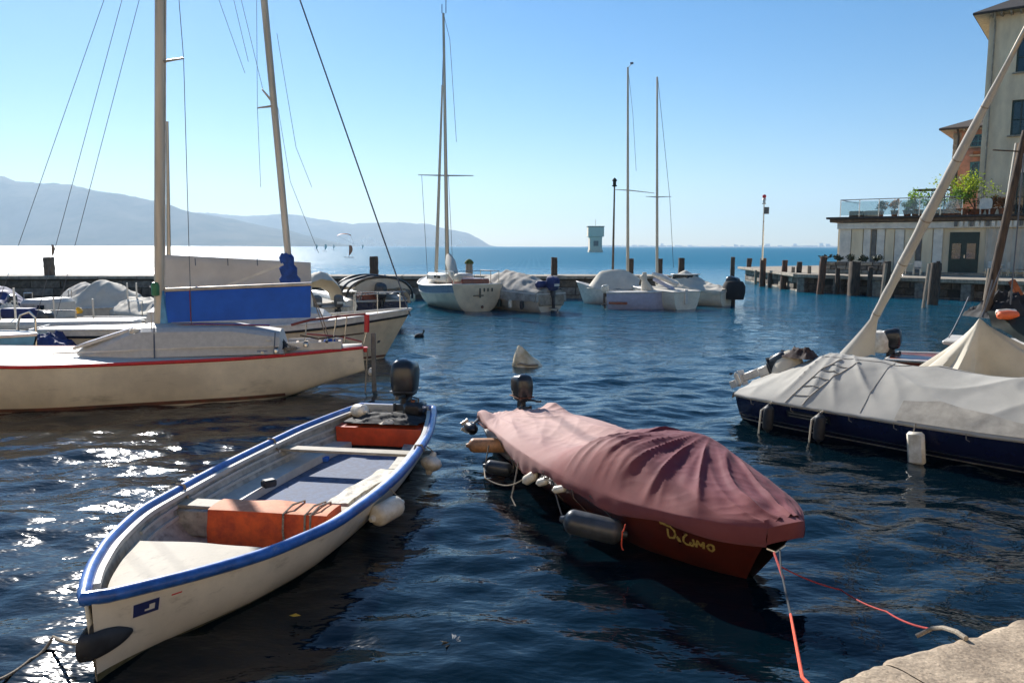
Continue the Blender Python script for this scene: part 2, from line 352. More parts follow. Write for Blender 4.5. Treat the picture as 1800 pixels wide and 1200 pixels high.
class Hull:
    def __init__(s, L, b, zs, k=((0, -.15), (1, -.1)), rake=.25, th=78, full=.85, trans=.06):
        s.L, s.b, s.zs, s.k, s.rake, s.th, s.full, s.trans = L, b, zs, k, rake, rad(th), full, trans
    def pos(s, u, v, side, off=0.0):
        zt = herm(s.zs, u); k = herm(s.k, u); B = herm(s.b, u)
        a = v*s.th; y = B*(math.sin(a)/math.sin(s.th))**s.full if v > 0 else 0
        z = k+(zt-k)*(1-math.cos(a))/(1-math.cos(s.th))
        if u > .8:       # sections straighten to a V at the stem
            q = ((u-.8)/.2)**2; z = z*(1-q*.6)+(k+(zt-k)*v)*q*.6; y = y*(1-q*.6)+B*v*q*.6
        x = u*s.L+s.rake*(z/zt-1)*max(0, (u-.6)/.4)**2-s.trans*(z/zt)*(1-u)**6
        return V(x, side*(y+off), z)
    def at_z(s, u, z, side, off=0.0):
        lo, hi = 0.0, 1.0
        for _ in range(26):
            m = (lo+hi)/2
            if s.pos(u, m, side).z < z: lo = m
            else: hi = m
        return s.pos(u, lo, side, off)
    def shell(s, mat, parent, name='hull', ns=56, nv=14, v0=0.0, v1=1.0, sc=1.0, transom=True):
        mb = MB(); us = [1-(1-i/ns)**1.0 for i in range(ns+1)]
        rows = []
        for u in us:
            r = [s.pos(u, v0+(v1-v0)*(1-j/nv), -1) for j in range(nv)]+[s.pos(u, v0+(v1-v0)*j/nv, 1) for j in range(nv+1)]
            rows.append(r)
        mb.grid(rows)
        if transom: mb.poly(rows[0])
        return mb.build(name, mat, parent)
    def band(s, z0, z1, mat, parent, name, off=.006, u0=0, u1=1, n=60, rel=True, sides=(-1, 1)):
        mb = MB()
        for sd_ in sides:
            rows = []
            for i in range(n+1):
                u = u0+(u1-u0)*i/n; zt = herm(s.zs, u)
                a, b = (zt+z0, zt+z1) if rel else (z0, z1)
                ps = [s.at_z(u, max(a, herm(s.k, u)+.02)*(1-j_/7)+b*j_/7, sd_) for j_ in range(8)]
                rows.append([ps[0]]+[p_+V(0, sd_*off, 0) for p_ in ps]+[ps[-1]])
            mb.grid(rows)
        return mb.build(name, mat, parent)
    def sheer(s, u0=0, u1=1, n=50, dz=0, dy=0, side=1):
        return [s.pos(u0+(u1-u0)*i/n, 1, side, dy)+V(0, 0, dz) for i in range(n+1)]
    def deck(s, mat, parent, u0=0, u1=1, dz=-.01, camber=.05, n=30, m=8, name='deck', inset=.01):
        rows = []
        for i in range(n+1):
            u = u0+(u1-u0)*i/n; p = s.pos(u, 1, 1); y = max(.002, p.y-inset)
            rows.append([(p.x, y*(2*j/m-1), p.z+dz+camber*(1-(2*j/m-1)**2)) for j in range(m+1)])
        return MB().grid(rows).build(name, mat, parent)
    def rim(s, mat, parent, w=.05, h=.05, name='gunwale', dz=0.0, n=60, stern=True):
        prof = [(w*math.cos(q)*(1 if abs(math.cos(q)) < .8 else .95), h*math.sin(q)) for q in [2*math.pi*k/10 for k in range(10)]]
        a = s.sheer(0, 1, n, dz, 0, -1); b = s.sheer(0, 1, n, dz, 0, 1)
        path = a+b[::-1][1:]
        mb = MB().sweep(path, prof)
        if stern: mb.sweep([b[0], b[0]*.5+a[0]*.5, a[0]], prof)
        return mb.build(name, mat, parent)

def fold(a, b, seed=0.0):
    v = 1-abs(mn.noise(V(a, b, seed)))*2.2
    return v*v*(1 if v > 0 else -1)
def cover(H, mat, parent, zf, wr=.02, fx=2.0, fy=1.0, skirt=.12, nu=150, nw=90, u0=0.0, u1=1.0, name='cover', over=.03, foldf=None, seed=0, skirt_f=None):
    rows = []
    for i in range(nu+1):
        u = u0+(u1-u0)*i/nu; pe = H.pos(u, 1, 1); B = pe.y+over; row = []
        for j in range(nw+1):
            w = 2*j/nw-1; aw = abs(w); sg = 1 if w >= 0 else -1
            if aw <= .84:
                q = w/.84; y = q*B; x = pe.x
                z = zf(u, q)
                amp = (1-abs(q)**6)
                f = foldf(u, q) if foldf else (fold(u*H.L*fx+q*.8, y*fy, seed)*.6+mn.noise(V(u*H.L*2.2, y*2.6, seed+3))*.8)
                z += wr*f*amp
            else:
                q = (aw-.84)/.16; x = pe.x; zt = zf(u, sg); sk = skirt_f(u, sg) if skirt_f else skirt
                ln = mn.noise(V(u*H.L*1.6, sg*4, seed+9))*.35+1
                y = sg*(B+.012*math.sin(q*3)+mn.noise(V(u*H.L*5, sg*3, seed+6))*.018*q); z = zt-sk*q*ln
                bl = min(1, q*3); z += 0*bl
            row.append((x, y, z))
        rows.append(row)
    return MB().grid(rows).build(name, mat, parent)

def lay(path, z=None, seg=10, sag=0.0):
    out = []
    for a, b in zip(path[:-1], path[1:]):
        a, b = Vector(a), Vector(b)
        for i in range(seg): t = i/seg; out.append(a.lerp(b, t)-V(0, 0, sag*4*t*(1-t)))
    out.append(Vector(path[-1])); return out
def rope(name, label, path, r, mat, sag=0.0, cat='rope', group=None, parent=None, seg=14):
    o = MB().tube(lay(path, seg=seg, sag=sag), r, 7).build(name, mat, parent)
    return tag(o, label, cat, group) if not parent else o

def fender(label, loc, axis, ln, r, mat, top=None, ropemat=None, group='fenders hung over the boat sides', sq=1.0, flat=False):
    t = thing('fender', label, 'fender', loc, 0, group)
    q = Vector(axis).normalized().to_track_quat('Z', 'Y').to_matrix().to_4x4()
    prof = [(.001, -ln/2-r*.35), (r*.22, -ln/2-r*.33), (r*.3, -ln/2-r*.1)]
    for k in range(7):
        a = -math.pi/2+k*math.pi/12; prof.append((max(r*.35, r*math.cos(a)), -ln/2+r*.8+r*.8*math.sin(a)))
    for k in range(7):
        a = k*math.pi/12; prof.append((max(r*.35, r*math.cos(a)), ln/2-r*.8+r*.8*math.sin(a)))
    prof += [(r*.3, ln/2+r*.1), (r*.22, ln/2+r*.33), (.001, ln/2+r*.35)]
    MB().lathe(prof, 18, q, 1, sq).build('fender_body', mat, t)
    if top is not None:
        p = q.to_3x3()@V(0, 0, ln/2+r*.3)
        MB().tube(lay([p, Vector(top)-Vector(loc)], seg=6, sag=-.005), .008, 6).build('rope', ropemat or M['rope_grey'], t)
    return t

def outboard(parent, loc, rz=0.0, s=1.0, mat=None, tilt=0.0, leg=True, tiller=True, matleg=None, trim=None):
    """cowling is the part; leg, bracket, tiller, propeller are its sub-parts. x points forward into the boat"""
    mat = mat or M['black']; matleg = matleg or M['black']
    rows = []
    for k, (z, ax, ay, cx) in enumerate([(0, .12, .10, -.02), (.03, .17, .145, -.03), (.12, .205, .165, -.04), (.26, .225, .175, -.05), (.38, .225, .172, -.06), (.45, .20, .155, -.065), (.485, .15, .12, -.07), (.495, .06, .05, -.07)]):
        r = []
        for a in range(20):
            q = 2*math.pi*a/20; cx_, sy_ = math.cos(q), math.sin(q)
            e = .5
            r.append((cx+ax*math.copysign(abs(cx_)**e, cx_), ay*math.copysign(abs(sy_)**e, sy_), z+(.03*cx_ if z > .3 else 0)))
        rows.append(r)
    mb = MB().grid(rows, True); mb.poly(rows[0], True); mb.poly(rows[-1])
    mb.tube([(-.26, .0, .30), (-.30, 0, .36), (-.26, 0, .42)], .015, 6)
    cow = mb.build('outboard_motor', mat, parent)
    cow.location = loc; cow.rotation_euler = (0, tilt, rz); cow.scale = (s, s, s)
    MB().sweep([(-.25, -.12, .2), (-.262, -.05, .2), (-.262, .05, .2), (-.25, .12, .2)], [(-.01, -.045), (.01, -.045), (.01, .045), (-.01, .045)]).build('badge', M['rail_white'] if trim is None else trim, cow)
    MB().box((-.05, 0, .085), (.43, .345, .014), bev=.004).build('seam_trim', trim or M['grey_rubber'], cow)
    if leg:
        m2 = MB().box((-.06, 0, -.12), (.2, .12, .26), bev=.03); m2.box((-.09, 0, -.42), (.15, .055, .42), bev=.02); m2.box((-.1, 0, -.62), (.3, .20, .015), bev=.005)
        m2.tube([(.04, 0, -.75), (.0, 0, -.75), (-.2, 0, -.75), (-.24, 0, -.75)], [.01, .05, .045, .02], 10)
        m2.box((-.05, 0, -.86), (.14, .012, .18), bev=.004); m2.build('leg', matleg, cow)
        br = MB().box((.09, 0, -.14), (.09, .26, .1), bev=.015)
        for sy in (-.1, .1): br.box((.14, sy, -.22), (.06, .03, .3), bev=.008)
        br.tube([(.17, -.13, -.2), (.22, -.13, -.2)], .012, 6); br.tube([(.17, .13, -.2), (.22, .13, -.2)], .012, 6)
        br.build('bracket', M['grey_rubber'], cow)
        pr = MB()
        for k in range(3):
            a = k*2*math.pi/3; d = V(0, math.cos(a), math.sin(a)); e = V(0, -math.sin(a), math.cos(a)); c = V(-.25, 0, -.75)
            pr.poly([c+d*.03+e*.02, c+d*.09+e*.055+V(.02, 0, 0), c+d*.12, c+d*.09-e*.04-V(.02, 0, 0), c+d*.03-e*.02])
        pr.build('propeller', M['grey_rubber'], cow, fix=False)
    if tiller:
        MB().tube([(.1, .04, .03), (.3, .06, .06), (.44, .07, .07), (.45, .07, .07), (.6, .08, .09)], [.022, .02, .018, .026, .024], 8).build('tiller', M['black'], cow)
    return cow
def capseg(mb, a, b, r): mb.tube([a, b], r, 8)

# ------------------------------------------------------------------ breakwater wall
def stone_block(w, h, d, seed):
    mb = MB(); rr = random.Random(seed); nx = 4
    c = [[V((i/nx-.5)*w, 0, (k/2-.5)*h) for i in range(nx+1)] for k in range(3)]
    for k in range(3):
        for i in range(nx+1):
            edge = (i in (0, nx)) or (k in (0, 2))
            c[k][i].y = (.02 if edge else -.035)+rr.uniform(-.012, .012)
    mb.grid(c)
    bk = [[V(p.x, d, p.z) for p in c[0]], [p for p in c[0]]]
    mb.grid(bk); mb.grid([[V(p.x, d, p.z) for p in c[2]], c[2]], flip=True)
    mb.poly([c[0][0], c[2][0], V(c[2][0].x, d, c[2][0].z), V(c[0][0].x, d, c[0][0].z)])
    mb.poly([c[0][-1], c[2][-1], V(c[2][-1].x, d, c[2][-1].z), V(c[0][-1].x, d, c[0][-1].z)])
    me_o = mb.build('stone_block', None); me = me_o.data; bpy.data.objects.remove(me_o); return me
def lay_blocks(root, a, b, z0, courses, wmean, mats, seed, name='stone_block', skip=0.0, dep=.25):
    a, b = Vector(a), Vector(b); L = (b-a).length; d = (b-a)/L; ang = math.atan2(d.y, d.x); rr = random.Random(seed)
    meshes = {}
    z = z0
    for hgt in courses:
        x = -rr.random()*wmean*.5
        while x < L:
            w = rr.choice([.7, .85, 1, 1.2, 1.4])*wmean; 
            x0, x1 = max(x, 0), min(x+w, L)
            if x1-x0 > .15 and rr.random() >= skip:
                key = (round(x1-x0, 1), hgt, rr.randrange(3)); mt = rr.choice(mats)
                kk = key+(mt.name,)
                if kk not in meshes:
                    me = stone_block(key[0]-.04, hgt-.035, dep, hash(key) % 9999); me.materials.append(mt); meshes[kk] = me
                o = bpy.data.objects.new(name, meshes[kk]); COL.objects.link(o); o.parent = root
                p = a+d*((x0+x1)/2); o.location = (p.x, p.y, z+hgt/2); o.rotation_euler = (0, 0, ang)
            x += w
        z += hgt
M['stone2'] = mk('harbour_stone_brown', (.15, .125, .10), .92, col2=(.06, .05, .042), scale=4, bump=.02, bscale=8)
M['stone3'] = mk('harbour_stone_grey', (.23, .215, .195), .92, col2=(.11, .10, .09), scale=4, bump=.02, bscale=8)
WA, WB = V(-44, 43.0, 0), V(9.6, 46.6, 0)
wall = thing('breakwater', 'long low dark stone breakwater across the harbour behind the moored boats', 'breakwater', (0, 0, 0))
wd = (WB-WA).normalized(); wn = V(-wd.y, wd.x, 0)
def wallpt(px, z=1.3):
    t = 0
    best = min((abs(900+F*(WA+wd*s).x/(WA+wd*s).y-px), s) for s in np.arange(0, 54, .05))
    return WA+wd*best[1]
e0, e1 = WA-wd*20, WB
MB().prism([tuple((e0+wn*.2)[:2]), tuple((e1+wn*.2)[:2]), tuple((e1+wn*2.4)[:2]), tuple((e0+wn*2.4)[:2])], -1.5, 1.14).build('wall_core', M['mortar'], wall, smooth=False)
lay_blocks(wall, WA, WB, -.25, [.46, .44, .42], 1.15, [M['stone'], M['stone2'], M['stone3'], M['stone2']], 5)
x = 0; rr = random.Random(2)
while x < 53.6:
    w = min(2.1, 53.7-x); p = WA+wd*(x+w/2)+wn*1.2
    o = MB().box((0, 0, 0), (w-.03, 2.7, .17+rr.uniform(-.01, .015)), bev=.02).build('coping_slab', M['stone_pale'], wall); o.location = (p.x, p.y, 1.225); o.rotation_euler = (0, rr.uniform(-.004, .004), math.atan2(wd.y, wd.x)); x += w

# square posts on the breakwater
def post(label, base, top, w, mat, group, lean=(0, 0), name='mooring_post', cap=None, sides=4, cat='post', seed=0):
    t = thing(name, label, cat, base, 0, group); h = top; rr = random.Random(seed+int(base[0]*50))
    rows = []; n = 12 if sides == 0 else 4*3
    for k in range(9):
        z = h*k/8; r = w/2*(1+rr.uniform(-.06, .06))*(1-.04*k/8)
        row = []
        for i in range(n):
            q = 2*math.pi*i/n+.3
            if sides == 0: x, y = math.cos(q)*r, math.sin(q)*r
            else:
                e = .45; x = r*math.copysign(abs(math.cos(q))**e, math.cos(q)); y = r*math.copysign(abs(math.sin(q))**e, math.sin(q))
            j = 1+rr.uniform(-.05, .05); row.append((x*j+lean[0]*k/8, y*j+lean[1]*k/8, z+(rr.uniform(-.04, .02) if k == 8 else 0)))
        rows.append(row)
    mb = MB().grid(rows, True); mb.poly(rows[-1]); mb.build('shaft', mat, t)
    if cap: 
        MB().lathe([(w*.62, 0), (w*.64, .05), (w*.6, .1), (w*.45, .2), (w*.2, .27), (.01, .29)], 12).build('cap', cap, t).location = (lean[0], lean[1], h-.03)
    return t
gp = 'square timber posts along the breakwater'
for px, ytop, w, lb in [(76, 454, .50, 'thick grey square post on the breakwater at the far left before the glittering lake'),
                        (656, 451, .46, 'dark square post on the breakwater above the black framed canopy boat'),
                        (978, 452, .38, 'dark square post on the breakwater above the grey tarpaulin covered boat')]:
    p = wallpt(px)+wn*.9; zt = Q(px, ytop, p.y).z
    post(lb, (p.x, p.y, 1.3), zt-1.3, w, M['wood_dark'] if px > 100 else M['wood_old'], gp, seed=px)
p = wallpt(825)+wn*.7; post('round post with a mossy green top standing behind the two poled sailing boat', (p.x, p.y, 1.3), Q(825, 463, p.y).z-1.3, .42, M['wood_pale'], 'round timber posts', cap=M['green_weed'], sides=0)
for px, yt, yb, w, lb in [(1109, 454, 486, .33, 'dark timber post at the breakwater end just right of the tall left mast'),
                          (1160, 454, 487, .33, 'dark timber post at the breakwater end beside the shorter mast'),
                          (1198, 453, 496, .36, 'dark timber post standing alone above the small white motor cruiser')]:
    Y = 47.5; p = Q(px, yt, Y); post(lb, (p.x, Y, -1), p.z+1, w, M['wood_dark'], 'square timber posts along the breakwater', seed=px)

M['rust_wood'] = mk('reddish_pile_wood', (.17, .075, .04), .85, col2=(.045, .03, .022), scale=5, bump=.01, bscale=14, streak=(3, 3, .5))
# piles in the water by the dock
piles = [(1287, 451, 496, .36, 0, 'free standing dark pile furthest left in the open water'),
         (1315, 453, 492, .45, .15, 'leaning dark pile at the tip of the stone dock'),
         (1340, 453, 503, .45, 0, 'stout pile under the red topped signal pole'),
         (1353, 478, 505, .34, 0, 'short stub pile near the dock tip'),
         (1377, 456, 507, .42, .1, 'crooked pile with rust red side, left of a pair'),
         (1403, 459, 508, .38, .05, 'straight brown pile with flat top halfway along the dock tip'),
         (1443, 450, 516, .44, .18, 'tall pile with a pointed reddish top where the dock widens'),
         (1500, 458, 518, .62, 0, 'thick square dark pile in front of the low stone wall'),
         (1556, 458, 522, .48, .05, 'dark pile with a pale leaning stick beside it'),
         (1640, 460, 534, .55, .12, 'dark broad pile near the green doors of the waterside building')]
for px, yt, yb, w, ln, lb in piles:
    b = P(px, yb, 0); z = Q(px, yt, b.y).z
    post(lb, (b.x-ln*.5, b.y, -.6), z+.6, w, M['rust_wood'] if px in (1377, 1443, 1340) else M['wood_dark'], 'timber piles in front of the dock', lean=(ln, 0), sides=0 if px != 1500 else 4, seed=px, name='mooring_pile', cat='pile')
for px, yt, yb, w, lb in [(1328, 474, 499, .22, 'pale short post between the leaning pile and the signal pole pile'), (1393, 468, 508, .24, 'pale thin post just left of the flat topped brown pile'), (1421, 466, 511, .26, 'pale thin post between the brown pile and the tall pointed one'), (1471, 470, 516, .3, 'dark slim pile in front of the left end of the low stone wall'), (1528, 468, 520, .3, 'dark slim pile right of the thick square one')]:
    b = P(px, yb, 0); z = Q(px, yt, b.y).z
    post(lb, (b.x, b.y, -.6), z+.6, w, M['wood_pale'] if w < .28 else M['wood_dark'], 'timber piles in front of the dock', sides=0, seed=px, name='mooring_pile', cat='pile')
for px0, y0, px1, y1, lb in [(1547, 532, 1558, 462, 'thin pale stick leaning on the dark pile'), (1622, 539, 1634, 462, 'pale grey leaning pole standing in the water by the dock'), (1727, 548, 1740, 470, 'pale pole beside the dark masts at the right')]:
    a = P(px0, y0, 0); b = Q(px1, y1, a.y+.3)
    tag(MB().tube(lay([a-V(0, 0, .4), b], seg=6), .085, 8).build('mooring_pole', M['wood_pale'], None), lb, 'pole', 'pale poles by the dock')

# signal poles
def signal_pole(label, px, ybase, ytop, Y, red):
    a = Q(px, ybase, Y); b = Q(px+3, ytop, Y); h = b.z-a.z
    t = thing('signal_pole', label, 'signal pole', a)
    MB().tube([(0, 0, 0), (b.x-a.x, 0, h)], [.075, .045], 8).build('pole', M['steel'] if red else M['wood_old'], t)
    MB().lathe([(.06, 0), (.15, .03), (.15, .08), (.10, .1), (.10, .32), (.16, .34), (.12, .42), (.02, .52)], 12).build('lantern', M['green_dark'] if not red else M['rail_white'], t).location = (b.x-a.x, 0, h-.1)
    if red:
        MB().lathe([(.06, 0), (.14, .05), (.14, .2), (.07, .26), (.01, .28)], 12).build('red_lamp', M['red_stripe'], t).location = (b.x-a.x, 0, h+.35)
        MB().box((b.x-a.x+.2, 0, h-.55), (.34, .2, .5), bev=.02).build('control_box', M['canvas_dark'], t)
    return t
signal_pole('thin grey pole with a dark green lantern on the breakwater, left of the tall mast', 1077, 489, 325, 47.3, False)
signal_pole('tall thin pole with red and white lamp on top of a dock pile', 1340, 456, 356, 60, True)

# ------------------------------------------------------------------ lake beacon and far things
bc = thing('beacon_tower', 'distant pale concrete beacon with a wide boxy head standing in the lake', 'beacon', (43.6, 420, 0))
MB().prism([(-3.6, -3.6), (3.6, -3.6), (3.6, 3.6), (-3.6, 3.6)], -1, 1.2).build('base', M['concrete'], bc, smooth=False)
MB().prism([(-3.2, -3), (3.2, -3), (3.6, 3), (-3.4, 3)], 1.2, 8.0).build('shaft', M['concrete'], bc, smooth=False)
MB().box((0, 0, 10.6), (8.2, 7.5, 5.1), bev=.2).build('head', M['concrete'], bc, smooth=False)
MB().box((0, 0, 13.35), (8.8, 8.2, .35)).build('roof', M['stone_pale'], bc, smooth=False)
MB().box((0, -3.2, 4.6), (2.4, .5, 2.6)).build('door', M['canvas_dark'], bc, smooth=False)
MB().tube([(0, 0, 13.5), (0, 0, 17.2)], .12, 6).build('antenna', M['steel'], bc)

def sail_dinghy(label, px, py, Y, col, h, group):
    w = P(px, 433+EYE*F/Y, 0); t = thing('windsurf_board', label, 'windsurfer', (w.x, Y, .05), R.uniform(-.4, .4), group)
    MB().box((0, 0, .02), (2.6, .6, .14), bev=.05).build('board', M['rail_white'], t)
    rows = []
    for k in range(7):
        v = k/6; wd_ = 1.7*math.sin(math.pi*(.18+.8*(1-v)))**.8*(h/4.5)
        rows.append([(.0+.15*v+wd_*j/5, .12*math.sin(math.pi*j/5), .5+v*h) for j in range(6)])
    MB().grid(rows).build('sail', col, t, fix=False)
    MB().tube([(0, 0, 0), (.15, 0, .6+h)], .03, 6).build('mast', M['cable'], t)
M['orange_sail'] = mk('orange_sail', (.8, .16, .05), .6, var=.1); M['white_sail'] = mk('white_sail', (.78, .78, .76), .6, var=.05)
sail_dinghy('distant windsurfer with an orange sail, right of the second mast', 617, 440, 210, M['orange_sail'], 2.6, None)
sail_dinghy('distant windsurfer with a small red sail on the glittering water at the far left', 101, 447, 190, M['orange_sail'], 2.6, None)
for k, (px, Y) in enumerate([(575, 300), (590, 420), (640, 460), (560, 380)]):
    sail_dinghy(['tiny white sail by the foot of the hill, leftmost of the group', 'tiny white sail close to the orange windsurfer', 'faintest white sail, right of the orange windsurfer', 'tiny white sail farthest left beside the second mast'][k], px, 438, Y*1.5, M['white_sail'], 3.4, 'tiny white sails far out')
kp = Q(605, 417, 260); kt = thing('kite', 'small orange kite flying low in front of the hill', 'kite', kp)
rows = [[(2.4*math.cos(a)*(1), .5*s, 1.0*math.sin(a)+.25*s) for a in [math.pi*(.12+.76*i/12) for i in range(13)]] for s in (-.5, 0, .5)]
MB().grid(rows).build('canopy', M['orange_sail'], kt, fix=False)
MB().tube([(2.1, 0, .4), (3.4, -.3, -2.5)], .02, 4).tube([(-2.1, 0, .4), (3.4, -.3, -2.5)], .02, 4).build('lines', M['cable'], kt)
# little pale villages at the hill foot and on the far shore
vil = bpy.data.objects.new('far_village', None)
mbv = MB(); rr = random.Random(4)
for k in range(70):
    px = rr.gauss(590, 60) if k < 50 else rr.uniform(640, 820); Y = 7640+rr.uniform(-20, 40)
    x = (px-900)/F*Y; z = rr.random()**2*70
    mbv.box((x, Y-z*.2, z+6), (rr.uniform(12, 26), 14, rr.uniform(10, 18)))
for k in range(60):
    px = rr.uniform(1035, 1460); Y = 9950; mbv.box(((px-900)/F*Y, Y, 8), (rr.uniform(15, 60), 20, rr.uniform(16, 34)*(2.6 if rr.random() < .08 else 1)))
M['plaster'] = mk('pale_plaster', (.7, .66, .58), .8, var=.15)
o = mbv.build('far_village', M['plaster'], None, smooth=False, kind='stuff'); tag(o, 'faint pale houses along the foot of the hills and the far shore', 'village')

# ------------------------------------------------------------------ right hand dock and buildings
D0, D1 = V(19.1, 53.5, 0), V(30.2, 39.2, 0)
dd = (D1-D0).normalized(); dn = V(-dd.y, dd.x, 0)          # dn points away from the water (up right)
dock = thing('stone_dock', 'weathered stone dock with timber edge in front of the waterside building', 'dock')
poly = [D0, D0+V(.8, 9.5, 0), D0+V(1.6, 19, 0), V(38, 84, 0), V(75, 60, 0), V(48, 16.3, 0), D1]
ins = [p+V(.6, .45, 0) if i in (0, 1, 2, 5, 6) else p for i, p in enumerate(poly)]
MB().prism([tuple(p[:2]) for p in ins][::-1], -1.5, .96).build('dock_core', M['mortar'], dock, smooth=False)
MB().prism([tuple(p[:2]) for p in poly][::-1], .965, 1.2).build('deck_slab', M['stone_pale'], dock, smooth=False)
lay_blocks(dock, D0+V(.55, .4, 0), D1+V(.55, .4, 0), -.3, [.42, .42, .4], 1.0, [M['stone'], M['stone2'], M['stone3']], 8, skip=.12)
lay_blocks(dock, V(21.0, 72, 0), D0+V(.3, 0, 0), -.3, [.42, .42, .4], 1.3, [M['stone_pale'], M['stone3'], M['stone2']], 12, skip=.1)
L_ = (D1-D0).length
for s_ in np.arange(.3, L_, 2.6):
    p = D0+dd*s_+dn*.22; o = MB().box((0, 0, 0), (.55, .5, 1.7), bev=.03).build('pier', M['stone_pale'] if int(s_) % 2 else M['stone3'], dock); o.location = (p.x, p.y, .1); o.rotation_euler = (0, 0, math.atan2(dd.y, dd.x))
for s_ in np.arange(0, L_, 3.1):
    p = D0+dd*(s_+1.5)+dn*-.10; o = MB().box((0, 0, 0), (3.05, .16, .22), bev=.015).build('edge_beam', M['wood_pale'], dock); o.location = (p.x, p.y, 1.10); o.rotation_euler = (0, 0, math.atan2(dd.y, dd.x))
for k in range(6):
    p = D0.lerp(D0+V(1.6, 19, 0), (k+.5)/6)+V(-.1, 0, 0); o = MB().box((0, 0, 0), (3.1, .3, .2), bev=.02).build('edge_beam', M['stone_pale'], dock); o.location = (p.x, p.y, 1.13); o.rotation_euler = (0, 0, math.atan2(19, 1.6))

# building frame: local x runs along the facade (towards the right and nearer), local -y faces the water
BA = V(23.0, 56.8, 1.2); bu = V(.80, -.60, 0); bn = V(.60, .80, 0); brz = math.atan2(bu.y, bu.x)
M['wall_beige'] = mk('beige_render', (.76, .66, .50), .9, col2=(.58, .49, .37), scale=1.1, bump=.006, bscale=14, streak=(1, 1, .35))
M['wall_cream'] = mk('cream_wall', (.80, .71, .54), .9, col2=(.68, .6, .45), scale=1.1, bump=.004, bscale=14, streak=(1, 1, .3))
M['wall_pale'] = mk('pale_grey_panel', (.78, .77, .72), .8, var=.12, scale=2)
M['wall_red'] = mk('old_red_brick', (.50, .25, .19), .9, col2=(.32, .19, .15), scale=3, bump=.01, bscale=20)
M['roof_dark'] = mk('dark_roof_edge', (.055, .045, .04), .8, var=.3)
M['soffit'] = mk('ochre_soffit', (.42, .35, .22), .8, var=.2)
M['fascia'] = mk('brown_fascia', (.17, .115, .07), .8, col2=(.08, .055, .04), scale=5)
M['shutter'] = mk('dark_green_shutter', (.025, .06, .055), .6, var=.3, scale=8)
M['door_green'] = mk('dark_green_door', (.018, .045, .035), .5, var=.25)
M['trim_teal'] = mk('teal_window_paint', (.06, .22, .28), .5, var=.2)
M['terracotta'] = mk('terracotta', (.30, .115, .05), .85, var=.25, scale=9)
M['rail_glass'] = mk('terrace_glass', (.62, .76, .80), .08, var=.03, trans=.85)
pav = thing('waterside_pavilion', 'low pale waterside pavilion with closed blinds, brown roof edge and dark green doors', 'building', BA, brz)
def pb(name, c, d, mat, bev=0, par=pav): return MB().box(c, d, bev=bev).build(name, mat, par, smooth=False)
pb('wall', (9, 4.2, 1.7), (18, 8, 3.4), M['wall_cream'])
pb('roof_slab', (9.0, 4.0, 3.62), (18.9, 8.9, .22), M['fascia'], .03)
pb('roof_edge', (9.0, 4.0, 3.80), (19.3, 9.3, .14), M['roof_dark'], .02)
pb('lintel', (8.98, -.02, 3.26), (17.95, .3, .42), M['wall_pale'], .01)
xx = .12
for k in range(11):
    w = [.82, .78, .5, .36, .55, .6, .62, .7, .36, .66, .6][k]; dk = k in (3, 8)
    if dk: pb('gap_panel', (xx+w/2, .14, 1.55), (w-.05, .06, 2.9), M['canvas_dark'])
    else: pb('blind', (xx+w/2, .09, 1.55), (w-.05, .1, 2.95), M['wall_pale'] if k % 2 == 0 else M['wall_cream'], .01)
    xx += w
for xd, w in ((7.9, 1.7), (13.2, 1.5), (15.1, 1.6)):
    dr = pb('door', (xd, .14, 1.4), (w, .1, 2.75), M['door_green'], .01)
    for sx in (-.25, .25): pb('pane', (xd+sx*w, .08, 1.55), (w*.3, .03, 1.0), M['glass_dark'], 0, dr)
    pb('handle', (xd+.06, .05, 1.2), (.05, .05, .22), M['steel'], 0, dr)
rows = [[(9.1+i*.09, .02+.06*math.sin(i*1.3), z) for i in range(36)] for z in (.25, 1.2, 2.1, 3.0)]
MB().grid(rows).build('curtain', M['canvas_beige'], pav, fix=False)
pb('step', (8, -.5, .08), (16, .8, .16), M['stone_pale'], .01)
# corrugated awning valance under the roof at the right
for k in range(34): pb('valance_slat', (7.4+k*.3, -.28, 3.30), (.2, .06, .34), M['wall_pale'] if k % 3 else M['canvas_dark'])
# terrace rail on the pavilion roof
tr = thing('terrace_railing', 'glass balustrade with steel posts along the pavilion roof terrace', 'railing', BA+V(0, 0, 3.88), brz)
for k in range(7):
    MB().tube([(.2+k*1.25, -.3, 0), (.2+k*1.25, -.3, 1.15)], .03, 6).build('rail_post', M['steel'], tr)
    if k < 6: MB().box((.2+k*1.25+.62, -.3, .58), (1.16, .012, .95)).build('glass_panel', M['rail_glass'], tr, smooth=False)
MB().tube([(.2, -.3, 1.17), (7.7, -.3, 1.17)], .035, 6).build('handrail', M['steel'], tr)
MB().tube([(.2, -.3, 1.17), (.2, 5, 1.17)], .035, 6).build('handrail', M['steel'], tr)

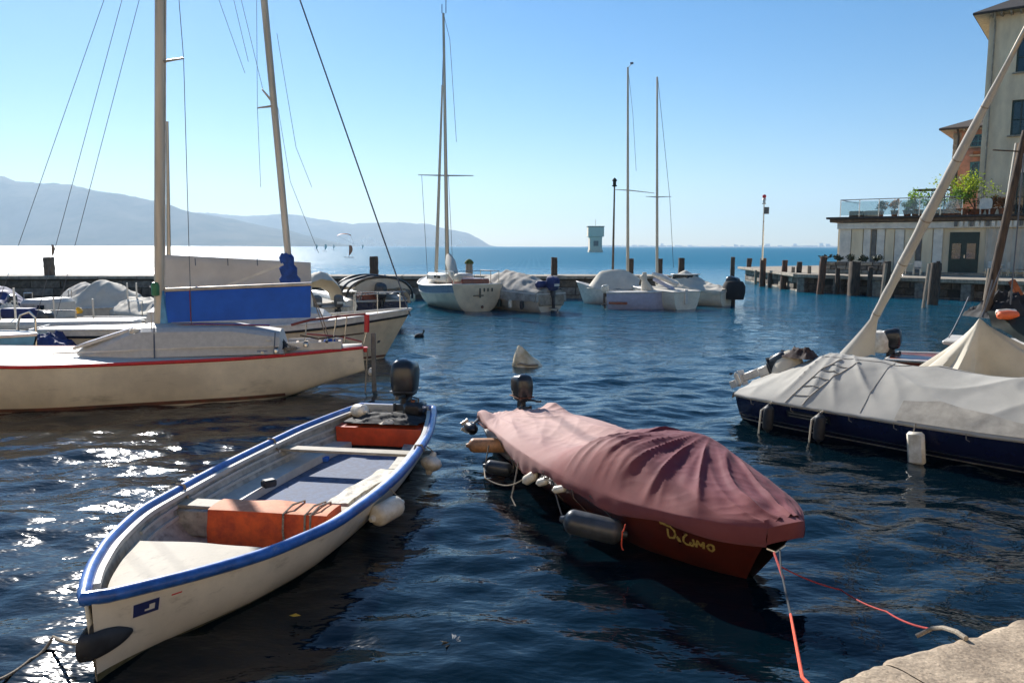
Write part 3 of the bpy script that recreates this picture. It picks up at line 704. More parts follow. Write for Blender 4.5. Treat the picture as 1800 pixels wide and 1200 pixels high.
def foliage_mat(name, a, b):
    m = mk(name, a, .6, col2=b, scale=3.5); n = m.node_tree.nodes; l = m.node_tree.links
    tr = n.new('ShaderNodeBsdfTranslucent'); ms = n.new('ShaderNodeMixShader'); ms.inputs[0].default_value = .42
    tr.inputs[0].default_value = (min(1, a[0]*2.2), min(1, a[1]*2.2), a[2]*1.2, 1); out = n['Material Output']
    l.new(n['Principled BSDF'].outputs[0], ms.inputs[1]); l.new(tr.outputs[0], ms.inputs[2]); l.new(ms.outputs[0], out.inputs['Surface']); return m
M['leaf_green'] = foliage_mat('green_leaves', (.10, .17, .03), (.05, .09, .018)); M['leaf_yellow'] = foliage_mat('yellow_green_leaves', (.20, .25, .03), (.11, .17, .025)); M['leaf_dark'] = mk('dark_leaves', (.035, .055, .02), .6, var=.3, scale=4); M['leaf_rust'] = foliage_mat('rust_leaves', (.22, .09, .03), (.1, .06, .025))
def plant(label, loc, w, h, mat, pot=True, seed=1, n=420, group='potted plants on the roof terrace', base=None):
    rr = random.Random(seed); t = thing('potted_plant', label, 'plant', loc, rr.random()*6, group)
    ph = .38 if pot else .02
    if pot: MB().lathe([(.13*w+.08, 0), (.17*w+.12, .34), (.19*w+.14, .35), (.19*w+.14, .4), (.15*w+.1, .4), (.02, .36)], 14).build('pot', M['terracotta'], t)
    cl = [(rr.gauss(0, w*.22), rr.gauss(0, w*.2), ph+h*rr.uniform(.25, .85), rr.uniform(.16, .34)*w) for _ in range(9)]
    mb = MB()
    for i in range(n):
        c = rr.choice(cl); d = V(rr.gauss(0, 1), rr.gauss(0, 1), rr.gauss(0, 1)).normalized(); p = V(*c[:3])+d*c[3]*rr.random()**.4
        a = V(rr.gauss(0, 1), rr.gauss(0, 1), rr.gauss(0, .6)+.4).normalized()*rr.uniform(.10, .20); b = a.cross(d).normalized()*rr.uniform(.035, .07)
        p.z = max(p.z, ph*.8); mb.poly([p-b*.2, p+a*.5+b, p+a, p+a*.5-b])
    mb.build('leaves', mat, t, smooth=False, fix=False)
    st = MB()
    for c in cl[:6]: st.tube([(0, 0, ph*.8), (c[0]*.5, c[1]*.5, c[2]*.6+ph*.3), c[:3]], [.025, .018, .008], 5)
    st.build('stem', M['wood_old'], t)
def onroof(x, y=.5): return BA+bu*x+bn*y+V(0, 0, 3.87)
plant('small shrub in a pot at the left half of the roof terrace', onroof(3.6, .2), .7, .7, M['leaf_rust'], seed=3)
plant('round green bush in a pot in the middle of the roof terrace', onroof(5.0, .1), 1.5, 1.3, M['leaf_green'], seed=4)
plant('flat topped yellow green shrub half behind the slanting wrapped mast', onroof(6.6, 1.5), 2.0, 2.3, M['leaf_yellow'], seed=5, n=500)
plant('large bright yellow green bush beside the red brick house', onroof(8.3, .9), 2.5, 2.6, M['leaf_yellow'], seed=6, n=1100)
plant('dark green bush beneath the yellow green one', onroof(7.6, .1), 1.9, 1.3, M['leaf_green'], seed=8, n=600)
plant('spiky green plant near the glass corner of the roof terrace', onroof(2.7, .3), .6, .7, M['leaf_dark'], seed=12)
plant('bushy dark green shrub between the round bush and the slanting wrapped mast', onroof(5.9, .6), 1.3, 1.2, M['leaf_green'], seed=13, n=500)
plant('rust coloured low shrub at the foot of the bright yellow green bush', onroof(9.2, .7), 1.1, .8, M['leaf_rust'], seed=14)
plant('trailing green plant just left of the slanting wrapped mast', onroof(4.4, .2), .9, .7, M['leaf_green'], seed=15)
plant('low rusty plant in a pot near the beige tower house wall', onroof(9.9, .1), .7, .6, M['leaf_rust'], seed=9)
for k, x in enumerate((1.2, 2.2, 6.1, 7.1)):
    t = thing('planter_box', ['dark planter box near the left end of the roof terrace', 'pale planter box beside the dark one on the roof terrace', 'long dark planter under the bushes on the roof terrace', 'terracotta trough behind the slanting wrapped mast'][k], 'planter', onroof(x, .15), brz, 'planter boxes on the roof terrace')
    MB().box((0, 0, .2), (.95, .4, .4), bev=.02).build('box', [M['wood_dark'], M['stone_pale'], M['wood_old'], M['terracotta']][k], t, smooth=False)
    MB().box((0, 0, .405), (.85, .3, .03)).build('soil', M['mortar'], t, smooth=False)
wc = thing('garden_chair', 'white rounded plastic chair back on the roof terrace in front of the yellow bush', 'chair', onroof(9.0, -.2), brz)
rows = [[(.36*math.copysign(abs(math.cos(a))**.5, math.cos(a)), yy, .68+.36*math.copysign(abs(math.sin(a))**.5, math.sin(a))) for a in [2*math.pi*i/20 for i in range(20)]] for yy in (0, .04)]
MB().grid(rows, True).poly(rows[0]).poly(rows[1]).build('backrest', M['rail_white'], wc)
MB().box((0, -.22, .36), (.6, .5, .05), bev=.02).build('seat', M['rail_white'], wc)
for sx in (-.25, .25):
    for sy in (-.42, -.02): MB().tube([(sx, sy, 0), (sx, sy, .36)], .02, 6).build('leg', M['rail_white'], wc)
# parasol like canopy frame on terrace
pg = thing('terrace_awning', 'small dark flat awning frame on the roof terrace between the bushes', 'awning', onroof(5.6, 1.2), brz)
MB().box((0, 0, 1.75), (2.0, 1.4, .1), bev=.02).build('awning_top', M['fascia'], pg, smooth=False)
for sx in (-.9, .9): MB().tube([(sx, -.5, 0), (sx, -.5, 1.72)], .035, 6).build('awning_post', M['wood_dark'], pg)

# tower house (beige) and brick house between
def wall_with_windows(name, label, org, ln, dep, h, mat, wins, eave, roofh, quoin=False, arch=False, over=.9):
    t = thing(name, label, 'building', org, brz)
    # front wall with real openings
    xs = sorted(set([0, ln]+[w[0]-w[2]/2 for w in wins]+[w[0]+w[2]/2 for w in wins])); zs = sorted(set([0, h]+[w[1] for w in wins]+[w[1]+w[3] for w in wins]))
    mb = MB()
    def hole(x, z): return any(abs(x-w[0]) < w[2]/2 and w[1] < z < w[1]+w[3] for w in wins)
    for a, b in zip(xs[:-1], xs[1:]):
        for c, d in zip(zs[:-1], zs[1:]):
            if not hole((a+b)/2, (c+d)/2): mb.poly([(a, 0, c), (b, 0, c), (b, 0, d), (a, 0, d)])
    for w in wins:
        x0, x1, z0, z1 = w[0]-w[2]/2, w[0]+w[2]/2, w[1], w[1]+w[3]; e = .28
        mb.poly([(x0, 0, z0), (x0, e, z0), (x0, e, z1), (x0, 0, z1)]).poly([(x1, 0, z0), (x1, 0, z1), (x1, e, z1), (x1, e, z0)])
        mb.poly([(x0, 0, z0), (x1, 0, z0), (x1, e, z0), (x0, e, z0)]).poly([(x0, 0, z1), (x0, e, z1), (x1, e, z1), (x1, 0, z1)])
    mb.poly([(0, 0, 0), (0, 0, h), (0, dep, h), (0, dep, 0)]).poly([(ln, 0, 0), (ln, dep, 0), (ln, dep, h), (ln, 0, h)]).poly([(0, dep, 0), (0, dep, h), (ln, dep, h), (ln, dep, 0)])
    mb.build('wall', mat, t, smooth=False, fix=False)
    for w in wins:
        f = MB(); x0, x1, z0, z1 = w[0]-w[2]/2, w[0]+w[2]/2, w[1], w[1]+w[3]
        for c, d in (((x0+.05, .2, (z0+z1)/2), (.1, .08, w[3])), ((x1-.05, .2, (z0+z1)/2), (.1, .08, w[3])), ((w[0], .2, z0+.05), (w[2]-.2, .08, .1)), ((w[0], .2, z1-.05), (w[2]-.2, .08, .1)), ((w[0], .19, (z0+z1)/2), (.07, .07, w[3]-.2)), ((w[0], .19, z0+w[3]*.45), (w[2]-.2, .06, .06))): f.box(c, d)
        if arch:
            for k in range(8): f.box((w[0]-w[2]/2+w[2]*(k+.5)/8, .16, z1-.02-.22*abs((k+.5)/4-1)**2), (w[2]/8+.01, .1, .05+.4*abs((k+.5)/4-1)**2))
        fo = f.build('window', M['trim_teal'] if arch else M['shutter'], t, smooth=False)
        MB().box((w[0], .25, (z0+z1)/2), (w[2]-.1, .02, w[3]-.1)).build('pane', M['glass_dark'], fo, smooth=False)
        MB().box((w[0], -.05, z0-.06), (w[2]+.3, .3, .1), bev=.01).build('sill', M['stone_pale'], fo, smooth=False)
        if len(w) > 4 and w[4]:
            for sx in (-1, 1):
                if sx == w[4] or w[4] == 2:
                    so = MB().box((w[0]+sx*(w[2]/2+w[2]/4), -.04, (z0+z1)/2), (w[2]/2, .06, w[3]), bev=.01)
                    so = so.build('shutter', M['shutter'], t, smooth=False)
                    for k in range(12): MB().box((w[0]+sx*(w[2]*.75), -.08, z0+.12+k*(w[3]-.2)/12), (w[2]/2-.12, .03, .07)).build('slat', M['shutter'], so, smooth=False)
    o_ = over
    # hipped roof with overhanging eaves, rafters and gutter
    a, b, c, d = V(-o_, -o_, h), V(ln+o_, -o_, h), V(ln+o_, dep+o_, h), V(-o_, dep+o_, h); m1, m2 = V(ln*.3, dep/2, h+roofh), V(ln*.7, dep/2, h+roofh)
    rb = MB()
    for p in (0, .14):
        z = V(0, 0, p)
        rb.poly([a+z, b+z, m2+z, m1+z], p == 0).poly([b+z, c+z, m2+z], p == 0).poly([c+z, d+z, m1+z, m2+z], p == 0).poly([d+z, a+z, m1+z], p == 0)
    for p, q in ((a, b), (b, c), (c, d), (d, a)): rb.poly([p, q, q+V(0, 0, .14), p+V(0, 0, .14)])
    ro = rb.build('roof', M['roof_dark'], t, smooth=False, fix=False)
    MB().box((ln/2, dep/2, h+.0), (ln+2*o_-.1, dep+2*o_-.1, .06)).build('soffit', M['soffit'], t, smooth=False)
    for k in range(int(ln/.55)): MB().box((.2+k*.55, -o_/2, h-.1), (.12, o_, .13)).build('rafter', M['wood_pale'], t, smooth=False)
    g = MB().tube([(-o_, -o_-.05, h+.04), (ln+o_, -o_-.05, h+.04)], .08, 8); g.build('gutter', M['roof_dark'], t)
    MB().tube([(.35, -o_, h), (.35, -.12, h-.5), (.35, -.12, 0)], .06, 8).build('downpipe', M['stone_pale'] if mat == M['wall_beige'] else M['roof_dark'], t)
    if quoin:
        z = 0; k = 0
        while z < h-.3:
            MB().box((.19+.04*(k % 2), .13, z+.2), (.46+.1*(k % 2), .34, .38), bev=.02).build('quoin', M['stone_pale'], t, smooth=False); z += .4; k += 1
    return t
TO = Q(1709, 478, 56.0); TO.z = 1.2
wall_with_windows('tower_house', 'tall beige rendered house with overhanging dark eaves at the right edge of the view', (TO.x, TO.y, 1.2), 9, 8, 17.3, M['wall_beige'],
                  [(2.25, 13.4, 1.1, 2.2, 0), (2.2, 9.3, 1.1, 2.3, 1), (2.3, 3.9, 1.0, 2.9, 1), (6.2, 13.6, 1.15, 2.1, 0), (6.2, 9.5, 1.15, 2.2, 2), (6.2, 4.4, 1.1, 2.2, 2)], .9, 2.2)
RO = Q(1662, 470, 62.0); RO.z = 1.2
wall_with_windows('brick_house', 'narrow old red brick house with arched window between the terrace and the beige house', (RO.x, RO.y, 1.2), 5.2, 6, 10.6, M['wall_red'],
                  [(1.75, 6.3, 1.15, 1.9, 0), (1.6, 9.3, 1.0, .9, 0)], .9, 1.2, quoin=True, arch=True)
bal = thing('flower_balcony', 'small stone balcony ledge with terracotta flowers on the brick house', 'balcony', (RO.x, RO.y, 1.2+8.6), brz)
MB().box((2.0, -.35, 0), (1.6, .7, .12), bev=.02).build('ledge', M['stone_pale'], bal, smooth=False)
MB().box((2.0, -.5, .2), (1.2, .22, .25), bev=.02).build('trough', M['terracotta'], bal, smooth=False)

# low garden wall on the dock, with chairs, tables
gw = thing('low_stone_wall', 'low rough stone wall on the dock below the pale blinds', 'wall')
ga, gb = BA+bu*-.6+bn*-2.0, BA+bu*3.6+bn*-2.2; ga.z = gb.z = 1.2
gd = (gb-ga).normalized()
MB().prism([tuple((ga+V(.1, .2, 0))[:2]), tuple((gb+V(.1, .2, 0))[:2]), tuple((gb+V(.3, .5, 0))[:2]), tuple((ga+V(.3, .5, 0))[:2])], 1.2, 2.0).build('wall_core', M['mortar'], gw, smooth=False)
lay_blocks(gw, V(ga.x, ga.y, 0), V(gb.x, gb.y, 0), 1.2, [.28, .28, .26], .6, [M['stone_pale'], M['stone3'], M['stone']], 21, dep=.4)
def chair(loc, rz, label, mat):
    t = thing('cafe_chair', label, 'chair', loc, rz, 'cafe chairs on the dock')
    MB().box((0, 0, .45), (.45, .45, .04), bev=.01).build('seat', mat, t, smooth=False)
    MB().box((0, .22, .72), (.45, .04, .4), bev=.01).build('backrest', mat, t, smooth=False)
    for sx in (-.2, .2):
        for sy in (-.2, .2): MB().tube([(sx, sy, 0), (sx, sy, .45)], .02, 6).build('leg', M['steel'], t)
for k, (x, y) in enumerate([(4.6, -2.2), (5.7, -2.6), (6.6, -2.0), (9.6, -1.2), (10.4, -1.6), (11.2, -1.1), (12.6, -1.9)]):
    chair(BA+bu*x+bn*y, brz+R.uniform(-2, 2), ['pale cafe chair just right of the low stone wall', 'pale cafe chair in front of the closed blinds', 'dark cafe chair left of the wrapped slanting mast', 'pale cafe chair under the beige curtain', 'middle one of three chairs under the beige curtain', 'dark chair at the right end of the beige curtain', 'chair standing before the right hand green doors'][k], M['rail_white'] if k in (0, 1, 3, 4) else M['wood_dark'])
for k, (x, y) in enumerate([(5.1, -2.9), (10.0, -2.2)]):
    t = thing('cafe_table', ['small round cafe table left of the wrapped slanting mast', 'small round cafe table in front of the beige curtain'][k], 'table', BA+bu*x+bn*y, 0, 'cafe tables on the dock')
    MB().lathe([(.01, .72), (.4, .72), (.41, .74), (.4, .76), (.01, .76)], 18).build('tabletop', M['rail_white'], t)
    MB().tube([(0, 0, 0), (0, 0, .72)], .035, 8).build('leg', M['steel'], t); MB().lathe([(.24, 0), (.22, .03), (.04, .06)], 14).build('foot', M['steel'], t)
for k in range(5):
    p = ga.lerp(gb, (k+.4)/5)+V(.2, .3, .82)
    plant(['small dark plant at the left end of the low stone wall', 'second dark plant on top of the low stone wall', 'middle dark plant on top of the low stone wall', 'fourth dark plant on top of the low stone wall', 'small plant at the right end of the low stone wall'][k], p, .5, .35, M['leaf_dark'], pot=False, seed=30+k, n=200, group='small plants on the low stone wall')

# ------------------------------------------------------------------ boats
def boat_root(name, label, cat, stern, bow, group=None):
    s, b = Vector((*stern, 0)), Vector((*bow, 0)); d = b-s
    t = thing(name, label, cat, s, math.atan2(d.y, d.x), group); return t, d.length
def world(t, p): 
    c, s = math.cos(t.rotation_euler[2]), math.sin(t.rotation_euler[2]); p = Vector(p)
    return V(t.location.x+p.x*c-p.y*s, t.location.y+p.x*s+p.y*c, t.location.z+p.z)
def local(t, p):
    c, s = math.cos(t.rotation_euler[2]), math.sin(t.rotation_euler[2]); d = Vector(p)-t.location
    return V(d.x*c+d.y*s, -d.x*s+d.y*c, d.z)

M['grime'] = mk('waterline_grime', (.16, .15, .08), .8, col2=(.05, .06, .03), scale=14)
# ---- 1: white open boat with blue rim
t1, L1 = boat_root('motor_boat', 'open white boat with a blue rim, orange box and black outboard at the lower left', 'boat', (-1.78, 12.05), (-2.90, 5.20))
H1 = Hull(L1, [(0, .58), (.1, .76), (.25, .95), (.5, 1.06), (.68, 1.0), (.8, .79), (.9, .47), (.96, .22), (1, .03)], [(0, .53), (.5, .46), (.8, .50), (1, .60)], [(0, -.12), (.6, -.18), (1, -.05)], .04, 82, .8)
H1.shell(M['hull_white'], t1)
# inner skin, floor
rows = []
for i in range(57):
    u = .012+.965*i/56; r = []
    vs = [1-.999*j/10 for j in range(11)]
    pts = []
    for j in range(11):
        q = H1.pos(u, vs[j], 1); pts.append((q.x, max(.004, q.y-.045), max(q.z-.0, .06)))
    r = [(p[0], -p[1], p[2]) for p in pts]+[p for p in pts[::-1]]
    rows.append(r)
mb = MB().grid(rows); mb.poly(rows[0]); mb.build('inner_skin', M['inner_grey'], t1)
rows = []
for i in range(25):
    u = .1+.52*i/24; q = H1.at_z(u, .09, 1); y = q.y-.12
    rows.append([(q.x, y*(j/5-1), .095) for j in range(11)])
MB().grid(rows).build('floor_mat', M['blue_floor'], t1)
H1.band(-.03, .035, M['grime'], t1, 'waterline_stain', off=.003, rel=False, sides=(1, -1))
# gunwale: outer blue roll and pale inner lip
H1.rim(M['blue_rim'], t1, .052, .05, 'blue_gunwale', n=80)
mb = MB()
for sd_ in (-1, 1):
    mb.sweep([H1.pos(.02+.94*i/60, 1, sd_, -.075)+V(0, 0, -.012) for i in range(61)], [(-.03, -.03), (.03, -.03), (.03, .015), (-.03, .015)])
mb.build('inner_lip', M['deck_grey'], t1)
# inner side boards and battens
for sd_ in (-1, 1):
    for zz, ww in ((.27, .018), (.36, .015)):
        MB().sweep([H1.at_z(.08+.66*i/40, zz, sd_, -.06) for i in range(41)], [(-.012, -ww), (.012, -ww), (.012, ww), (-.012, ww)]).build('stringer', M['deck_grey'], t1)
    rows = []
    for i in range(31):
        u = .13+.5*i/30; a = H1.at_z(u, .2, sd_, -.05); rows.append([a+V(0, 0, 0), V(a.x, a.y-sd_*.26, .2), V(a.x, a.y-sd_*.27, .1)])
    MB().grid(rows).build('side_bench', M['inner_grey'] if sd_ > 0 else M['deck_grey'], t1)
# fore deck: recessed white triangle
rows = []
for i in range(26):
    u = .775+.185*i/25; q = H1.pos(u, 1, 1); y = max(.003, q.y-.11-.03)
    rows.append([(q.x, y*(j/6-1), q.z-.11+.02*(1-(j/6-1)**2)+mn.noise(V(q.x*3, y*(j/6-1)*3, 0))*.006) for j in range(13)])
dk = MB().grid(rows); dk.grid([[p for p in rows[0]], [(p[0]+.01, p[1], p[2]-.05) for p in rows[0]]]); dk.build('fore_deck', M['deck_white'], t1)
rows = []
for i in range(26):
    u = .775+.2*i/25; q = H1.pos(u, 1, 1)
# thwarts
def thwart(x, y0, y1, w, z, mat, name='thwart', th=.035): return MB().box((x, (y0+y1)/2, z), (w, abs(y1-y0), th), bev=.01).build(name, mat, t1)
thwart(4.27, -.96, .96, .24, .36, M['deck_white']); thwart(2.02, -.93, .93, .20, .37, M['deck_white'])
MB().box((4.42, -.55, .21), (.03, .72, .26), bev=.008).build('bulkhead', M['inner_grey'], t1)
# stern bench with orange-red front
rows = []
for k in range(9):
    v = k/8; row = []
    for j in range(25):
        w = j/12-1; row.append((.86+.05*v*(1-w*w)+mn.noise(V(w*3, v*2, 1))*.006, w*(.64-.02*(1-v)), .15+.27*v-.012*w*w+.0))
    rows.append(row)
sb = MB().grid(rows); sb.grid([[(p[0], p[1], p[2]) for p in rows[-1]], [(.45, p[1]*.95, .43) for p in rows[-1]], [(.05, p[1]*.9, .44) for p in rows[-1]]]); sb.build('stern_bench', M['red_orange'], t1)
MB().box((.42, 0, .455), (.72, 1.12, .02), bev=.008).build('stern_deck', M['black_matt'], t1)
MB().box((.0, 0, .40), (.06, 1.05, .36), bev=.015).build('transom_board', M['deck_grey'], t1)
outboard(t1, (-.12, .10, .69), 0, 1.12, M['black'])
# black fuel tank / cloth next to the motor
ft = thing('fuel_tank', 'black fuel tank beside the outboard on the stern deck of the open boat', 'fuel tank', world(t1, (.2, .36, .47)), t1.rotation_euler[2])
MB().box((0, 0, .11), (.34, .30, .22), bev=.05).build('tank_body', M['black'], ft); MB().tube([(-.08, -.08, .22), (-.08, -.08, .27), (.08, .08, .27), (.08, .08, .22)], .012, 6).build('handle', M['black'], ft)
MB().tube([(.1, 0, .22), (.1, 0, .25)], .03, 10).build('filler_cap', M['rust'], ft)
def cloth_heap(label, cat, name, loc, sx, sy, h, mat, seed, rz=0):
    rows = []
    for i in range(25):
        for_ = []
        for j in range(25):
            a, b = i/12-1, j/12-1; r2 = max(abs(a), abs(b)); f = max(0, 1-r2**2.2)
            z = h*f*(.55+.5*mn.fractal(V(a*1.8, b*1.8, seed), 1, 2, 4)+.25*fold(a*2.5+b, b*1.5, seed))
            for_.append((a*sx*(1+.12*mn.noise(V(b*2, seed, 0))), b*sy*(1+.12*mn.noise(V(a*2, seed, 5))), max(z, .004)))
        rows.append(for_)
    o = MB().grid(rows).build(name, mat, None); o.location = loc; o.rotation_euler = (0, 0, rz); return tag(o, label, cat)
cloth_heap('crumpled black cloth heaped on the stern deck in front of the outboard', 'cloth', 'black_cloth', world(t1, (.52, .1, .468)), .33, .5, .13, M['black_matt'], 3.1, t1.rotation_euler[2])
cloth_heap('small pinkish rag lying on the stern deck by the red bench', 'rag', 'rag', world(t1, (.76, .2, .47)), .09, .2, .06, M['canvas_beige'], 8.1, t1.rotation_euler[2]+.3)
fender('white cylindrical fender lying on the stern corner inside the open boat', world(t1, (.45, -.42, .56)), (math.cos(.9), -math.sin(.9), .12), .34, .10, M['fender_white'], group='fenders on the open white boat')
# orange cover box on the thwart
ob = thing('orange_box', 'orange tarpaulin covered box on the front thwart of the open boat, tied with grey rope', 'box', world(t1, (4.42, .17, .08)), t1.rotation_euler[2])
rows = []
for k in range(15):
    row = []
    for j in range(41):
        v = j/40*4; a = k/14
        y = -.62+1.24*a
        # section: up the front, over the top, down the back
        s_ = j/40
        if s_ < .38: q = s_/.38; px_, pz_ = .23+.008*math.sin(q*3)+.015*(1-q), .0+.37*q
        elif s_ < .62: q = (s_-.38)/.24; px_, pz_ = .23-.35*q, .37+.006*math.sin(q*math.pi)-.01*math.sin(a*9)*q
        else: q = (s_-.62)/.38; px_, pz_ = -.12-.02*q, .36*(1-q)
        n_ = mn.noise(V(px_*4, y*3.5, pz_*4))*.014+fold(y*5, pz_*1.5, 2)*.008+fold(y*2.3+pz_*2, pz_*3-y, 5)*.008
        row.append((px_+n_*(1 if s_ < .5 else -1), y*(1-.04*abs(a-.5)*pz_)+0, pz_+n_*.6))
    rows.append(row)
mb = MB().grid([r[:16] for r in rows]); mb.grid([r[24:] for r in rows]); mb.poly(rows[0]); mb.poly(rows[-1]); mb.build('cover', M['orange'], ob)
MB().grid([r[15:25] for r in rows]).build('cover_top', M['orange_faded_lit'], ob)
for yy in (.18, .40, .455):
    MB().tube([(.255, yy+.01, .02), (.272, yy, .2), (.25, yy, .37), (.1, yy+.03, .415), (-.13, yy+.05, .385), (-.16, yy+.05, .1)], .011, 6).build('rope', M['rope_grey'], ob)
# small stuff in the boat
pl = MB(); rows = []
for i in range(31):
    a = i/30; rows.append([(a*1.35, (b-.5)*.26+.02*math.sin(a*7), .03+mn.noise(V(a*6, b*3, 3))*.02) for b in [j/8 for j in range(9)]])
pl.grid(rows); pl.grid([[(p[0], p[1], -.01) for p in r] for r in rows], flip=True)
for k in (0, -1): pl.grid([[(r[k][0], r[k][1], r[k][2]) for r in rows], [(r[k][0], r[k][1], -.01) for r in rows]])
pl.grid([rows[0], [(p[0], p[1], -.01) for p in rows[0]]]); pl.grid([rows[-1], [(p[0], p[1], -.01) for p in rows[-1]]])
o = pl.build('white_plank', M['plank_white'], None); o.location = world(t1, (2.4, .66, .235)); o.rotation_euler = (rad(4), 0, t1.rotation_euler[2]-.11)
tag(o, 'weathered white board with flaking surface lying along the side bench of the open boat', 'board')
bx = MB().box((0, 0, .05), (.16, .12, .09), bev=.02).build('black_block', M['rubber'], None); bx.location = world(t1, (3.15, -.55, .205)); bx.rotation_euler = (0, 0, .7); tag(bx, 'small black block lying on the grey side bench of the open boat', 'block')
bx = MB().box((0, 0, .03), (.1, .1, .06), bev=.01).build('blue_cup', M['canvas_blue'], None); bx.location = world(t1, (1.6, -.50, .10)); tag(bx, 'tiny dark blue box on the floor between bench and stern of the open boat', 'box')
# straps on gunwale
for x_, sd_ in ((.315, -1), (.6, -1), (.315, 1)):
    q = H1.pos(x_, 1, sd_); MB().tube([q+V(0, sd_*.06, -.02), q+V(0, sd_*.03, .06), q+V(0, -sd_*.05, .05), q+V(0, -sd_*.1, -.12)], .014, 6).build('strap', M['rope_grey'], t1)
# fenders outside
lf = world(t1, (3.9, 1.13, .27)); lt = world(t1, H1.pos(3.75/L1, 1, 1)+V(0, .05, 0))
fender('white cylindrical fender with a yellowed end on the near side of the open boat', lf, (.55, .82, .12), .42, .115, M['fender_white'], lt, group='fenders on the open white boat')
lf = world(t1, (1.95, 1.08, .24)); lt = world(t1, H1.pos(.29, 1, 1)+V(0, .05, 0))
fender('white round fender hanging near the stern of the open boat', lf, (.25, .2, 1), .2, .14, M['fender_white'], lt, group='fenders on the open white boat')
for x_, lb in ((1.95, 'white fender showing over the far rim near the stern of the open boat'), (3.72, 'white fender showing over the far rim at mid length of the open boat')):
    q = H1.pos(x_/L1, 1, -1); fender(lb, world(t1, (q.x, q.y-.10, q.z-.16)), (.15, .95, .3), .34, .09, M['fender_white'], world(t1, q+V(0, -.04, 0)), group='fenders on the open white boat')
# dark rubber bow cushion
rows = []
for i in range(21):
    a = i/10-1; u = 1-abs(a)*.035; sd_ = 1 if a > 0 else -1
    q = H1.at_z(u, .27, sd_); th_ = .085*(1-abs(a)**3*.8)
    rows.append([V(q.x+.02+(.06*(1-abs(a))), q.y, .27)+V(th_*.75*math.cos(g)*(1-abs(a)), sd_*th_*.75*math.cos(g)*abs(a), th_*1.15*math.sin(g)) for g in [2*math.pi*k/12 for k in range(12)]])
MB().grid(rows, True).poly(rows[0]).poly(rows[-1]).build('bow_fender', M['rubber'], t1)
def decal(H, root, name, mat, u0, u1, z0, z1, side=1, off=.004, n=6):
    rows = []
    for i in range(n+1):
        u = u0+(u1-u0)*i/n; rows.append([H.at_z(u, z0+(z1-z0)*j/4, side, off) for j in range(5)])
    return MB().grid(rows).build(name, mat, root)
st_ = decal(H1, t1, 'sticker', mk('dark_blue_sticker', (.02, .03, .12), .4), .944, .967, .36, .46)
decal(H1, t1, 'sticker_rim', M['rail_white'], .9425, .9685, .353, .467, off=.0025)
decal(H1, t1, 'sticker_mark', M['rail_white'], .948, .957, .385, .400, off=.006); decal(H1, t1, 'sticker_mark', M['rail_white'], .948, .953, .400, .43, off=.006)
decal(H1, t1, 'red_mark', M['red_stripe'], .923, .933, .438, .449)
# mooring line from bow
a = world(t1, H1.pos(1, 1, 1)+V(.02, 0, -.3)); 
rope('mooring_rope', 'old grey rope from the bow of the open boat into the water', [a, P(95, 1120, .08), P(55, 1160, .02), P(-30, 1205, .1)], .012, M['rope_grey'], .03, group='mooring ropes')

# ---- 2: maroon covered boat
t2, L2 = boat_root('motor_boat', 'red brown boat under a dusty maroon cover with gold lettering on its bow', 'boat', (.10, 11.62), (2.36, 6.60))
H2 = Hull(L2, [(0, .58), (.15, .70), (.35, .84), (.55, .90), (.75, .84), (.88, .62), (.95, .40), (1, .16)], [(0, .50), (.5, .52), (1, .60)], [(0, -.15), (.7, -.18), (1, -.1)], .42, 74, .9)
H2.shell(M['maroon_hull'], t2)
H2.rim(M['maroon_hull'], t2, .035, .035, 'rubrail', dz=-.02)
def zf2(u, q):
    base = herm(H2.zs, u)+.03; x = u*L2
    ridge = herm([(0, .03), (.08, .09), (.28, .17), (.46, .22), (.60, .38), (.655, .41), (.71, .35), (.85, .20), (.95, .10), (1, .06)], u)
    shp = max(0, 1-abs(q)**herm([(0, 1.6), (.45, 2.4), (.58, 4.5), (.68, 5.5), (.8, 3), (1, 2)], u))
    # windscreen hoop is wide and flat topped
    stn = .10*math.exp(-((u-.02)/.05)**2)*(math.exp(-((q+.92)/.2)**2)+math.exp(-((q-.85)/.2)**2))
    sag = -.08*math.exp(-((u-.38)/.12)**2)*math.exp(-((q+.45)/.35)**2)+.03*math.exp(-((u-.3)/.1)**2)*math.exp(-((q-.3)/.3)**2)
    return base+ridge*shp+stn+sag
def fold2(u, q):
    x = u*L2; y = q*.85
    if u > .58:        # folds fan out from the right end of the hoop towards the bow and the near side
        cx, cy = 3.5, .75; dx, dy = x-cx, y-cy; a = math.atan2(dy, dx); r = math.hypot(dx, dy)
        f = fold(a*5.0, r*.5, 1.7)*min(1, (r/.9)**2)*1.0*math.exp(-max(0, r-1.8)*.8)+.28*fold(a*9, r*.7, 4.4)*min(1, (r/1.1)**2)
        f += .8*math.sin((x-5.0)*14+q*3)*math.exp(-((x-5.25)/.2)**2)*math.exp(-(q/.7)**2)*.5
    else:
        cx, cy = .3, -.55; dx, dy = x-cx, y-cy; a = math.atan2(dy, dx); r = math.hypot(dx, dy)
        f = fold(a*4.0, r*.45, 7.7)*min(1, r)*.9+.5*fold(y*3.2+x*.5, x*.5, 2.2)
    return f+mn.noise(V(x*1.4, y*1.6, 2))*.6+mn.noise(V(x*7, y*7, 5))*.06+.16*fold(x*2.2+y*3.1, x*1.1-y*.7, 6)+.10*fold(x*5-y*3, y*4, 8)
def sk2(u, sg):
    if sg < 0: return herm([(0, .10), (.15, .05), (.38, .22), (.5, .10), (.62, .14), (.8, .13), (1, .16)], u)
    return .13
cover(H2, M['maroon'], t2, zf2, wr=.045, foldf=fold2, skirt_f=sk2, nu=260, nw=160, over=.045, seed=2)
